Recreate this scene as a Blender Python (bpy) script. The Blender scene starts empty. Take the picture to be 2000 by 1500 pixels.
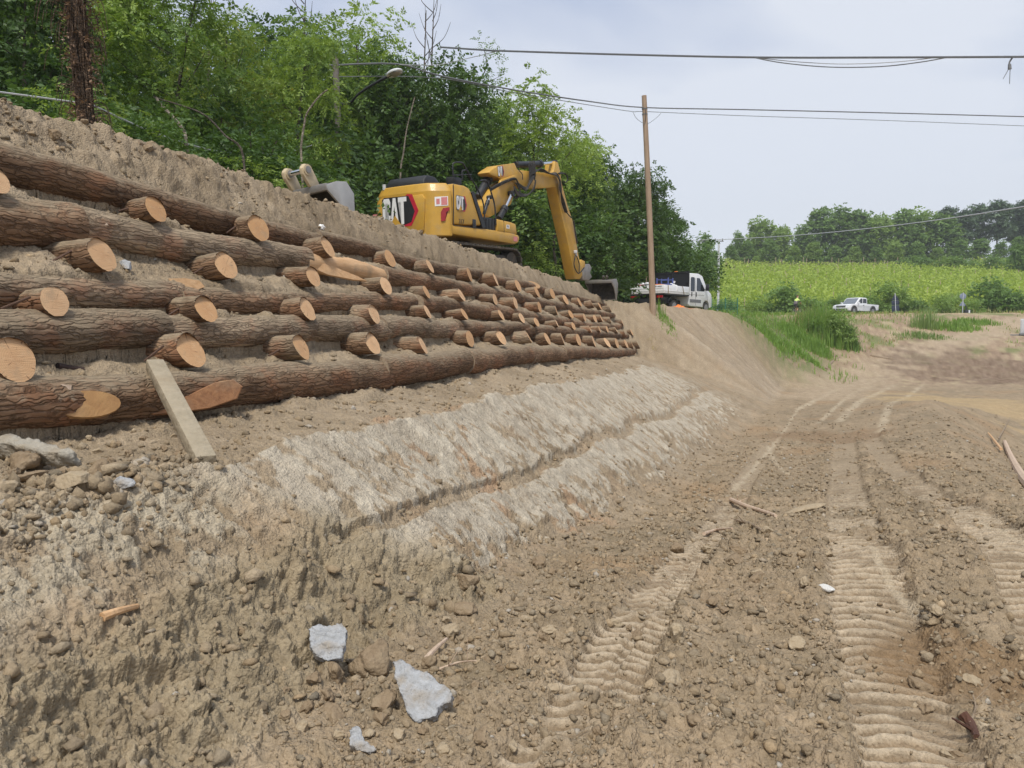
import bpy, bmesh, math, random
import numpy as np
from mathutils import Vector, Matrix, Euler
R = math.radians
scn = bpy.context.scene
col = scn.collection
# ------------------------------------------------------------------ camera
cd = bpy.data.cameras.new('camera'); cam = bpy.data.objects.new('camera', cd); col.objects.link(cam)
cd.sensor_width = 36; cd.lens = 27; cd.clip_end = 5000; cd.clip_start = .05
PITCH = R(3.62)
cam.location = (0, 0, 1.6); cam.rotation_euler = (math.pi/2 - PITCH, 0, 0)
scn.camera = cam
# ------------------------------------------------------------------ world (thin bright overcast) and sun
SUN_EL, SUN_AZ = R(57), R(190)          # azimuth clockwise from +Y
w = bpy.data.worlds.new('World'); scn.world = w; w.use_nodes = True
nt = w.node_tree; nt.nodes.clear()
def wn(t, **k):
    n = nt.nodes.new(t)
    for a, b in k.items(): setattr(n, a, b)
    return n
sky = wn('ShaderNodeTexSky', sky_type='NISHITA', sun_disc=False, sun_elevation=SUN_EL, sun_rotation=SUN_AZ)
skm = wn('ShaderNodeVectorMath', operation='SCALE'); skm.inputs['Scale'].default_value = .10
nt.links.new(sky.outputs[0], skm.inputs[0])
tc = wn('ShaderNodeTexCoord'); mp = wn('ShaderNodeMapping'); mp.inputs['Scale'].default_value = (1, 1, 2.6)
nt.links.new(tc.outputs['Generated'], mp.inputs[0])
n1 = wn('ShaderNodeTexNoise'); n1.inputs['Scale'].default_value = 1.25; n1.inputs['Detail'].default_value = 5; n1.inputs['Roughness'].default_value = .45
n1.inputs['Distortion'].default_value = .3
nt.links.new(mp.outputs[0], n1.inputs['Vector'])
rp = wn('ShaderNodeValToRGB')
e = rp.color_ramp.elements
e[0].position = .41; e[0].color = (.36, .43, .58, 1); e[1].position = .60; e[1].color = (.80, .84, .92, 1)
m_ = rp.color_ramp.elements.new(.5); m_.color = (.54, .61, .77, 1)
nt.links.new(n1.outputs[0], rp.inputs[0])
mx = wn('ShaderNodeMix', data_type='RGBA'); mx.inputs[0].default_value = .86
nt.links.new(skm.outputs[0], mx.inputs[6]); nt.links.new(rp.outputs[0], mx.inputs[7])
bg = wn('ShaderNodeBackground'); bg.inputs[1].default_value = 1.0
wo = wn('ShaderNodeOutputWorld')
nt.links.new(mx.outputs[2], bg.inputs[0]); nt.links.new(bg.outputs[0], wo.inputs[0])
sd = bpy.data.lights.new('sun', 'SUN'); sd.energy = 3.2; sd.angle = R(12); sd.color = (1, .95, .86)
so = bpy.data.objects.new('sun', sd); col.objects.link(so)
so.rotation_euler = (math.pi/2 - SUN_EL, 0, math.pi - SUN_AZ)
so.location = (0, 0, 60)
vs = scn.view_settings; vs.view_transform = 'Standard'; vs.look = 'None'; vs.exposure = 0.12; vs.gamma = 1; vs.use_curve_mapping = False
cy = scn.cycles
cy.max_bounces = 5; cy.diffuse_bounces = 3; cy.glossy_bounces = 2; cy.transmission_bounces = 3; cy.transparent_max_bounces = 6
cy.use_adaptive_sampling = True; cy.adaptive_threshold = .02
try:
    cy.use_denoising = True; cy.denoiser = 'OPENIMAGEDENOISE'
except Exception: pass
rnd = random.Random(7)
rng = np.random.default_rng(11)
# ------------------------------------------------------------------ projection helpers (photo pixels of the 2000x1500 frame)
cP, sP = math.cos(PITCH), math.sin(PITCH)
CAM = np.array([0, 0, 1.6])
def ray(px, py):
    X = (px-1000)/1500; U = (750-py)/1500
    return np.array([X, cP + U*sP, U*cP - sP])
def at(px, py, d):
    v = ray(px, py); return CAM + v*(d/v[1])
UX, UY = .281, .960                      # the log wall runs along this direction
NRM = math.hypot(UX, UY); UX /= NRM; UY /= NRM
def st(x, y): return UX*x + UY*y, -UY*x + UX*y
def xy(s, t): return UX*s - UY*t, UY*s + UX*t
T0, Z0, BAT = 4.3, 1.45, .74
def on_wall(px, py, off=0.0):            # pixel -> point on the battered wall face, moved back by off
    v = ray(px, py)
    sv, tv = st(v[0], v[1])
    # t = tv*k ; z = 1.6 + v2*k ; t = T0+off+(z-Z0)*BAT
    k = (T0 + off + (1.6 - Z0)*BAT)/(tv - v[2]*BAT)
    return CAM + v*k
# ------------------------------------------------------------------ noise
def _hash(ix, iy, seed):
    h = (ix.astype(np.int64)*374761393 + iy.astype(np.int64)*668265263 + seed*1442695041) & 0xFFFFFFFF
    h = ((h ^ (h >> 13))*1274126177) & 0xFFFFFFFF
    h = ((h ^ (h >> 15))*2246822519) & 0xFFFFFFFF
    return h ^ (h >> 16)
GX = np.cos(np.arange(256)*2*np.pi/256).astype(np.float32); GY = np.sin(np.arange(256)*2*np.pi/256).astype(np.float32)
def pn(x, y, seed=0):                    # gradient noise about -.7 .. .7
    fx = np.floor(x); fy = np.floor(y); ix = fx.astype(np.int64); iy = fy.astype(np.int64)
    dx = (x-fx).astype(np.float32); dy = (y-fy).astype(np.float32)
    u = dx*dx*dx*(dx*(dx*6-15)+10); v = dy*dy*dy*(dy*(dy*6-15)+10)
    def g(ox, oy):
        h = _hash(ix+ox, iy+oy, seed) & 255
        return GX[h]*(dx-ox) + GY[h]*(dy-oy)
    a = g(0, 0); b = g(1, 0); c = g(0, 1); d = g(1, 1)
    return a + (b-a)*u + (c-a)*v + (a-b-c+d)*u*v
def fbm(x, y, o=4, seed=0, g=.5):
    r = 0; a = 1.0; f = 1.0
    for i in range(o):
        r = r + a*pn(x*f, y*f, seed+i*17); a *= g; f *= 2.03
    return r
def vor(x, y, seed=0):                   # distance to nearest random point and a cell id value
    ix = np.floor(x).astype(np.int64); iy = np.floor(y).astype(np.int64)
    best = np.full(x.shape, 9., np.float32); cid = np.zeros(x.shape, np.float32)
    for ox in (-1, 0, 1):
        for oy in (-1, 0, 1):
            h = _hash(ix+ox, iy+oy, seed)
            qx = ix+ox + (h & 1023)/1023.; qy = iy+oy + ((h >> 10) & 1023)/1023.
            d = np.hypot(qx-x, qy-y).astype(np.float32); c = ((h >> 20) & 1023)/1023.
            m = d < best
            best = np.where(m, d, best); cid = np.where(m, c, cid)
    return best, cid
def facets(x, y, seed, k=.8):           # broken clods: every cell a tilted plane, with a gap between cells
    ix = np.floor(x).astype(np.int64); iy = np.floor(y).astype(np.int64)
    b1 = np.full(x.shape, 9., np.float32); b2 = b1.copy(); pl = np.zeros(x.shape, np.float32)
    for ox in (-1, 0, 1):
        for oy in (-1, 0, 1):
            h = _hash(ix+ox, iy+oy, seed); qx = ix+ox+(h & 1023)/1023.-x; qy = iy+oy+((h >> 10) & 1023)/1023.-y
            d = np.hypot(qx, qy).astype(np.float32); h2 = _hash(ix+ox, iy+oy, seed+7)
            v = -(((h2 & 255)/127.5-1)*qx + (((h2 >> 8) & 255)/127.5-1)*qy)*k + ((h2 >> 16) & 255)/255.-.5
            m = d < b1; b2 = np.where(m, b1, np.minimum(b2, d)); pl = np.where(m, v, pl); b1 = np.where(m, d, b1)
    return pl, (b2-b1)
def ss(a, b, x):
    t = np.clip((x-a)/(b-a), 0, 1); return t*t*(3-2*t)
# ------------------------------------------------------------------ wall rows, read off the photo as pixel polylines
ROWPX = [
 [(0,330),(150,362),(300,400),(450,438),(620,472),(700,485),(790,510),(868,525),(934,538),(1000,553),(1060,568),(1114,582),(1165,594),(1208,603)],
 [(0,430),(130,440),(300,468),(450,490),(590,510),(700,532),(790,549),(880,561),(970,574),(1039,588),(1105,602),(1165,613),(1222,623)],
 [(0,560),(150,572),(340,582),(500,588),(640,592),(745,594),(808,592),(880,602),(955,609),(1030,618),(1090,627),(1150,635),(1210,639),(1240,642)],
 [(0,655),(200,652),(350,645),(500,648),(650,645),(745,642),(850,641),(940,641),(1015,643),(1075,648),(1135,652),(1180,656),(1240,657)],
 [(0,798),(130,792),(250,780),(440,764),(600,746),(735,730),(850,713),(910,704),(1000,697),(1090,692),(1150,689),(1228,687)]]
ROWS = []
for r in ROWPX:
    P = np.array([on_wall(a, b, .10) for a, b in r])
    s_, t_ = st(P[:, 0], P[:, 1]); o = np.argsort(s_)
    s_, t_, z_ = s_[o], t_[o], P[o, 2]
    # carry the row on to the left of the frame, level
    s_ = np.concatenate([[s_[0]-6], s_]); t_ = np.concatenate([[t_[0]], t_]); z_ = np.concatenate([[z_[0]], z_])
    ROWS.append((s_, t_, z_))
def row(i, s): a = ROWS[i]; return np.interp(s, a[0], a[1]), np.interp(s, a[0], a[2])
def rowpt(i, s):
    t, z = row(i, s); x, y = xy(s, t); return np.array([x, y, z])
# sawn stubs of the cross logs: centre of the cut face in photo pixels (height of face in px, if read)
STUBS = [
 [(-8,350,46),(305,408,50),(505,445,50),(640,482,40),(762,505,34),(840,520,27),(917,536,27),(968,545,26),(1012,558,24),(1049,570,22),(1079,574,20),(1105,585,19),(1132,590,19),(1157,594,16),(1172,598,15),(1192,603,14),(1205,606,12),(1213,608,12)],
 [(200,496,66),(441,518,52),(612,540,40),(754,558,34),(833,570,25),(901,576,26),(967,585,22),(1007,592,22),(1054,600,20),(1087,607,19),(1115,614,16),(1142,620,15),(1162,622,14),(1175,622,14),(1192,625,13),(1216,630,12),(1228,631,12)],
 [(108,588,50),(402,603,50),(600,603,46),(731,613,36),(835,609,22),(907,613,18),(979,615,20),(1019,621,20),(1048,629,16),(1088,632,16),(1120,637,15),(1153,643,14),(1171,643,13),(1186,643,13),(1204,645,13),(1220,651,15),(1234,649,12),(1243,651,11)],
 [(28,702,88),(372,684,66),(588,677,48),(727,671,42),(826,674,34),(918,662,32),(979,659,28),(1033,658,25),(1069,661,25),(1099,662,24),(1130,664,23),(1160,667,21),(1186,669,20),(1205,670,19),(1223,671,17),(1235,673,16),(1246,673,16),(1259,670,15)]]
STUB_S = []
for lst in STUBS:
    STUB_S.append(np.sort([st(*on_wall(a_, b_, 0.)[:2])[0] for a_, b_, c_ in lst]))
WALL_END = 34.0
# vehicle tracks pressed into the floor: centre line pixels, half width
TRK = [([(1000,1560),(1120,1430),(1240,1250),(1325,1130),(1400,1035),(1455,940),(1515,855),(1590,790),(1700,735)],   .21),
       ([(1830,1580),(1770,1400),(1700,1230),(1665,1100),(1650,960),(1650,870),(1690,800),(1780,735)], .26),
       ([(2080,1290),(1940,1130),(1810,1020),(1735,940),(1700,870),(1730,790)], .22)]
def zfl(y): return np.interp(y, [-50, 1, 3, 4.5, 7.5, 11, 20, 30, 42, 46, 52, 58, 66, 72, 76], [0, 0, -.05, -.15, -.50, -.85, -1.2, -1.2, -1.05, -.85, .0, 1.2, 2.4, 3.3, 3.7])
def floor_pt(px, py):                    # pixel -> point on the site floor
    v = ray(px, py); k = np.exp(np.linspace(math.log(.8), math.log(75), 4000)); P = CAM[None]+v[None]*k[:, None]
    i = np.nonzero(P[:, 2] <= zfl(P[:, 1]))[0]; return P[i[0] if len(i) else -1]
TRKP = []
for pts, hw in TRK:
    Q = np.array([floor_pt(a, b) for a, b in pts])[:, :2]
    TRKP.append((Q, hw))
def polyd(x, y, Q):                      # signed lateral distance and run length along polyline
    bd = np.full(x.shape, 1e9); sd_ = np.zeros(x.shape); al = np.zeros(x.shape); acc = 0
    for a, b in zip(Q[:-1], Q[1:]):
        e_ = b-a; L = np.hypot(*e_); e_ = e_/L
        k = np.clip((x-a[0])*e_[0] + (y-a[1])*e_[1], 0, L)
        dx = x-a[0]-k*e_[0]; dy = y-a[1]-k*e_[1]; d = np.hypot(dx, dy)
        m = d < bd; bd = np.where(m, d, bd); sd_ = np.where(m, np.where(e_[0]*dy-e_[1]*dx > 0, d, -d), sd_); al = np.where(m, acc+k, al); acc += L
    return sd_, al
TOE_S = np.array([-30, 2.5, 3.4, 4.5, 7.4, 11.2, 20.3, 30.5, 40, 49, 60]); TOE_T = np.array([1.6, 1.75, 1.72, 1.66, 1.48, .98, .1, -1.15, -2.3, -3.4, -5])
def base(x, y):
    """large shape of the land; returns z and a dict of fields"""
    s, t = st(x, y)
    wob = .12*pn(s*.35, t*.35, 5)
    sw = np.clip(s, -40, 33.5)
    W = 1-ss(32.2, 34.6, s)
    toe = np.interp(s, TOE_S, TOE_T) + .35*pn(s*.5, s*0, 3)
    zm = np.interp(s, [-20, 5, 15, 30, 60], [.8, .8, .72, .5, .45])
    crt = np.interp(s, [-60, 30, 33, 36, 42, 50, 80], [5.78, 5.70, 4.9, 3.2, .4, -1.2, -2]) + .16*pn(s*.9, t*0+.3, 21) + .06*pn(s*2.7, t*0, 22)
    crz = np.interp(s, [-60, 28, 32, 36, 42, 50, 80], [3.56, 3.5, 3.12, 2.98, 2.85, 2.85, 3.4]) + .07*pn(s*1.3, t*0, 23) + .03*pn(s*3.1, t*0, 24)
    zf0 = zfl(y)
    K = [(toe-6, zf0), (toe, zf0), (toe+.3, zf0+.09)]
    t5, z5 = row(4, sw)
    K.append((np.minimum(3.1, t5-.75), zm)); K.append((t5-.42, np.maximum(z5-.33, zm+.05)))
    for i in (4, 3, 2, 1, 0):
        ti, zi = row(i, sw)
        mo = 0*s; mu = 0*s
        if i < 4:
            for q in STUB_S[i]: mo = np.maximum(mo, np.exp(-((sw-q+.05)/.26)**2))
        if i > 0:
            for q in STUB_S[i-1]: mu = np.maximum(mu, np.exp(-((sw-q+.05)/.22)**2))
        K.append((ti-.05, zi-.235+.15*mo)); K.append((ti-.025, zi+.115+.03*mu))
    K.append((crt, crz)); K.append((crt+.9, crz-.12)); K.append((crt+4.5, crz-.18)); K.append((crt+11, crz+.5)); K.append((crt+40, crz+5)); K.append((crt+400, crz+30))
    n = len(K); i0, i1 = 2, 15               # knots that flatten where the wall ends
    T = [k[0] for k in K]; Z = [k[1] for k in K]
    ia, ib = 2, n-6
    for i in range(ia+1, ib):
        f = (i-ia)/(ib-ia)
        T[i] = W*T[i] + (1-W)*(T[ia]+(T[ib]-T[ia])*f); Z[i] = W*Z[i] + (1-W)*(Z[ia]+(Z[ib]-Z[ia])*f)
    for i in range(1, n): T[i] = np.maximum(T[i], T[i-1]+.01)
    z = np.where(t < T[0], Z[0], zf0)
    for i in range(n-1):
        f = np.clip((t-T[i])/(T[i+1]-T[i]), 0, 1)
        z = np.where((t >= T[i]) & (t < T[i+1]), Z[i]+(Z[i+1]-Z[i])*f, z)
    z = np.where(t >= T[-1], Z[-1], z)
    wallm = W*ss(0, .1, t-(row(4, sw)[0]-.42))*(1-ss(0, .1, t-row(0, sw)[0]-.05))
    # far land: road embankment, ramp, vineyard hill
    yt = np.interp(x, [-40, 0, 5, 8, 10, 14, 20, 28, 40, 60, 120, 400], [0, 14, 29, 36, 40, 50, 63, 70.5, 73, 74, 75, 80])
    sl = np.interp(x, [0, 8, 14, 20, 28, 40], [2.8, 2.3, 2.3, 1.7, .6, .1])
    D = (yt-y)/np.sqrt(1+sl*sl)
    zf = zf0
    P = np.interp(x, [0, 10, 22, 36, 60, 400], [2.75, 2.75, 3.3, 3.65, 3.8, 4.5])
    bw = np.interp(x, [8, 16, 24, 40], [6.5, 8, 11, 11])
    F = zf + (P-zf)*(1-ss(0, 1, (D + .6*pn(x*.4, y*.4, 31))/bw))
    hy = np.maximum(y-84-.02*x, 0)
    F = F + np.where(hy < 85, .158*hy, .158*85 + .03*(hy-85)) * ss(-20, 14, x)
    F = F - np.clip(hy-300, 0, 1e4)*.03*ss(-20, 14, x)
    b = ss(37, 45, y)*ss(-9, 0, x - (y-40)*.04)
    z = z*(1-b) + F*b
    # gentle shapes of the site floor
    rx = x-(.50*y+1.2)                    # the crown of the track, falling away on the right
    z = z - np.clip(rx, 0, 3.2)*.36*ss(3, 6, y)*(1-ss(22, 32, y)) + .42*np.exp(-(rx/2.2)**2)*(1+.4*pn(y*.6, x*.3, 33))*ss(3, 6, y)*(1-ss(24, 34, y)) + .25*np.exp(-(((x-17)/5)**2 + ((y-24)/6)**2))
    return z, dict(zb=z, s=s, t=t, toe=toe, W=W, wallm=wallm, crt=crt, b=b, D=D, hy=hy, t5=t5)
def detail(x, y, f):
    """small relief: clods, marl slabs, tracks. returns dz and masks"""
    s, t, toe = f['s'], f['t'], f['toe']
    r = np.hypot(x, y); x0, y0 = x, y
    x, y = s, t+.75*f['zb']               # noise is laid along the sloping surface
    near = 1-ss(14, 42, r); mid = 1-ss(40, 70, r)
    bank = ss(toe-.2, toe+.3, t)*(1-f['b'])
    floor = (1-bank)*(1-f['b'])
    top = ss(-.25, .1, t-(row(0, np.clip(s, -9, 33.5))[0]+.1))*bank
    dz = .05*fbm(x*.9, y*.9, 3, 41) + mid*.022*fbm(x*3.7, y*3.7, 3, 42)
    bil = np.abs(fbm(x*7.5, y*7.5, 4, 44, .6)); n40 = pn(x*38, y*38, 45)
    tm = np.zeros(x.shape); tr = np.zeros(x.shape); trdz = np.zeros(x.shape)
    for k, (Q, hw) in enumerate(TRKP):
        d, al = polyd(x0, y0, Q); d = d + .03*pn(x*1.7, y*1.7, 90+k)
        inm = (1-ss(hw*.75, hw*1.05, np.abs(d)+.04*pn(x*5, y*5, 99)))*(1-ss(20, 28, r))*ss(-.42, -.05, fbm(x*.9, y*.9, 3, 92+k)+.16)
        brk = .25+.75*ss(-.38, .02, fbm(x*2.6, y*2.6, 3, 94+k)+.08)*(.85+.3*pn(x*7, y*7, 95))
        ph = (al + (.10*np.abs(d)/hw if k == 0 else .09*(d/hw)**2))*2*np.pi/.105
        bars = np.sin(ph + .8*pn(x*2.5, y*2.5, 97)); bars = np.sign(bars)*np.abs(bars)**.7
        groove = 1-ss(.01, .035, np.abs(d)) if k == 0 else 0
        trdz = trdz + inm*(-.040 + .021*bars*brk*(1-ss(9, 16, r))*(1-.6*groove) - .016*groove) + .05*np.exp(-((np.abs(d)-hw*1.2)/.07)**2)*floor*(1-ss(12, 24, r))*ss(-.3, .3, pn(x*2, y*2, 96))
        tm = np.maximum(tm, inm*(.05+.95*ss(-.2, .8, bars)*brk)); tr = np.maximum(tr, inm)
    calm = 1-.85*tr
    p1, g1 = facets(x*8.5+.5*pn(x*5, y*5, 55), y*8.5+.5*pn(x*5+9, y*5, 56), 57); p2, g2 = facets(x*20+.5*pn(x*9, y*9, 58), y*20, 59)
    fac = .030*p1*ss(0, .16, g1) + .014*p2*ss(0, .2, g2)
    v6, c6 = vor(x*27+.5*pn(x*9, y*9, 47), y*27, 48); crumb = (1-ss(.05, .55, v6))*c6*(1-ss(7, 14, r))
    fine = near*(.014*fbm(x*14, y*14, 3, 43) + (.032*bil-.008)*(.35+.65*floor) + .006*n40 + .018*crumb*(.25+.75*floor)*ss(-.35, .1, pn(x*1.3, y*1.3, 49)))
    dz = dz + fine*calm + (1-ss(9, 18, r))*fac*(floor*calm*ss(-.3, .25, pn(x*.7, y*.7, 60))*.9 + (top+.5*bank*(1-top))*.4)
    # lumps thrown on the crest, and cloddy floor
    v1, c1 = vor(x*5.5+.4*pn(x*4, y*4, 9), y*5.5, 51)
    lump = .40*(1-ss(.12, .56, v1))*(c1 > .5)
    v2, c2 = vor(x*13, y*13, 52); lump2 = .36*(1-ss(.1, .52, v2))*(c2 > .35)
    dz = dz + mid*top*(.075*lump*(.3+c1) + .045*lump2 + .025*np.abs(fbm(x*6, y*6, 3, 46))) + near*floor*calm*(.13*lump*ss(-.15, .3, pn(x*.8, y*.8, 53)) + .085*lump2*ss(-.3, .2, pn(x*1.7, y*1.7, 54)))
    # soil mounds spilt over the ledges between the logs
    dz = dz + f['wallm']*(.04*fbm(s*1.9, t*1.2, 2, 61) + .16*np.maximum(0, .25-np.abs(pn(s*.9, t*1.6, 62))) + .022*bil + .010*p1)
    tl = (f['t5']-t)
    fan = ss(-.05, .12, tl)*(1-ss(.35, 1.3, tl))*f['W']
    dz = dz + fan*.24*np.maximum(0, .28-np.abs(pn(s*.8, s*0+.5, 63)))
    # marl face: pale scraped clay with flakes and ledges along the strike
    q = (t-toe)/np.maximum(3.12-toe, .4)
    qs = q + .10*pn(s*.45, t*.3, 71) + .035*pn(s*2.2, t*1.5, 72)
    tt = y
    v3, c3 = vor(s*11+1.0*pn(s*5, tt*3, 69)+t*3, tt*6.5+.8*pn(s*9, tt*6, 68), 80)
    v5, c5 = vor(s*5.2, tt*1.6, 86)
    fl = fbm(s*2.2+.6*t, tt*1.5, 5, 73, .62)
    band = np.interp(qs, [0, .14, .2, .33, .42, .47, .50, .56, .80, .95, 1.02], [-.7, -.35, -.08, .06, .26, .34, -.55, .14, .18, .42, -.8])
    M = ss(-.02, .10, band + .42*fl + .50*(c3-.5) + .26*(c5-.5))*ss(3.7, 4.3, s-.9*(2.9-t)+.25*pn(t*2, s*2, 75))*(1-ss(26, 31.5, s))*bank*(t < 3.7)
    M2 = ss(-.05, .1, .12+.8*fl+.35*(c3-.5))*(1-ss(3.7, 4.3, s-.9*(2.9-t)))*bank*ss(2.45, 2.75, t+.15*pn(s*2, t, 76))*(1-ss(2.95, 3.25, t+.1*pn(s*3, t*2, 77)))
    dz = dz + .055*ss(-.10, .04, band+.22*fl+.1*(c5-.5))*ss(3.7, 4.1, s-.9*(2.9-t))*(1-ss(26, 31, s))*bank*(t < 3.7) + .02*M2
    cr = fbm(s*5.2+tt*1.8, tt*1.4+s*.4, 3, 78, .6); crack = (1-ss(.0, .045, np.abs(cr)))*ss(-.05, .2, pn(s*1.6, t*1.6, 79))
    face = bank*(t < 3.2)*(q > .03)*(1-ss(18, 34, r))
    dz = dz - .022*crack*face*(.3+.7*np.maximum(M, M2))
    edge = ss(.40, .62, v3)*(c3 > .3)
    dz = dz + face*(- .65*np.maximum(M, M2)*fine + (c3-.5)*.017*np.maximum(M, M2*.7) - .009*edge*np.maximum(M, M2) + (.05*bil-.015)*(1-M)*.8)
    crack = np.maximum(crack, edge*.30*np.maximum(M, M2)*ss(-.3, .2, pn(s*3, t*3, 67)))
    # torn clay low on the left
    torn = bank*(1-ss(3.9, 4.7, s-.9*(2.9-t)+.3*pn(t*2, s*2, 81)))*(1-ss(2.45, 2.7, t+.1*pn(s*2, t, 64)))*ss(0, .12, q)
    a_ = fbm(s*1.5+.4*t, tt*1.5, 3, 82, .55)*5; fr_ = a_-np.floor(a_); terr = (np.floor(a_)+ss(.0, .35, fr_))/5
    p3, g3 = facets(s*3.6+.7*pn(x*4, y*4, 83), tt*3.6+.6*pn(x*4, y*4+7, 84), 84, 1.1); p4, g4 = facets(s*9+.6*pn(x*9, y*9, 85), tt*9+.6*pn(x*9, y*9+5, 66), 65, 1.)
    tn = torn*near
    dz = dz + tn*(.09*terr + .062*p3*ss(0, .10, g3) - .022*(1-ss(0, .10, g3)) + .026*p4*ss(0, .16, g4) + .012*p2 + .02*bil)
    crack = np.maximum(crack*(1-torn), torn*.45*(1-ss(.0, .07, g3)))
    # loose rubble pocket on the left
    rub = np.exp(-(((s-2.9)/1.1)**2 + ((t-3.25)/.28)**2))
    dz = dz + rub*near*(.06*lump+.05*lump2)
    # down-slope furrows on the slope past the wall
    far_face = (1-f['W'])*bank*(1-ss(-.2, .3, t-f['crt']))
    fur = pn(s*3.0+.2*t, t*.35, 87); fur2 = pn(s*8, t*.8, 88)
    dz = dz + far_face*(.11*fur + .05*fur2 + .03*fbm(x*2.2, y*2.2, 3, 98))
    dz = dz + trdz
    return dz, dict(M=M, M2=M2, top=top, bank=bank, floor=floor, torn=torn, c3=c3, track=tm, intrack=tr, near=near, mid=mid, rub=rub, far_face=far_face, crack=crack*face, fl=fl, lump=lump, fur=fur)
def H(x, y):
    x = np.atleast_1d(np.asarray(x, float)); y = np.atleast_1d(np.asarray(y, float))
    z, f = base(x, y); dz, _ = detail(x, y, f); return z+dz
def h1(x, y): return float(H(x, y)[0])
def hit(px, py, dmax=260.):
    v = ray(px, py)
    k = np.exp(np.linspace(math.log(1.2), math.log(dmax), 2600))
    P = CAM[None] + v[None]*k[:, None]
    below = np.nonzero(P[:, 2] <= H(P[:, 0], P[:, 1]))[0]
    i = below[0] if len(below) else len(k)-1
    return P[i]
# ------------------------------------------------------------------ object helpers
def tag(o, label=None, cat=None, group=None, kind=None):
    if label: o['label'] = label
    if cat: o['category'] = cat
    if group: o['group'] = group
    if kind: o['kind'] = kind
    return o
def npmesh(name, V, F, mat=None, smooth=True, mats=None, midx=None):
    V = np.asarray(V, np.float32); me = bpy.data.meshes.new(name)
    F = np.asarray(F, np.int32); n = F.shape[1]
    me.vertices.add(len(V)); me.vertices.foreach_set('co', V.ravel())
    me.loops.add(F.size); me.loops.foreach_set('vertex_index', F.ravel())
    me.polygons.add(len(F)); me.polygons.foreach_set('loop_start', np.arange(0, F.size, n, dtype=np.int32)); me.polygons.foreach_set('loop_total', np.full(len(F), n, np.int32))
    if smooth: me.polygons.foreach_set('use_smooth', np.ones(len(F), bool))
    for m in (mats or ([mat] if mat else [])): me.materials.append(m)
    if midx is not None: me.polygons.foreach_set('material_index', np.asarray(midx, np.int32))
    me.update(calc_edges=True)
    return me
def link(name, me, parent=None, loc=None):
    o = bpy.data.objects.new(name, me); col.objects.link(o)
    if parent: o.parent = parent
    if loc is not None: o.location = loc
    return o
def empty(name, loc=(0, 0, 0), rz=0.0):
    o = bpy.data.objects.new(name, None); col.objects.link(o); o.location = loc; o.rotation_euler = (0, 0, rz); o.empty_display_size = .2
    return o
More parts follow.
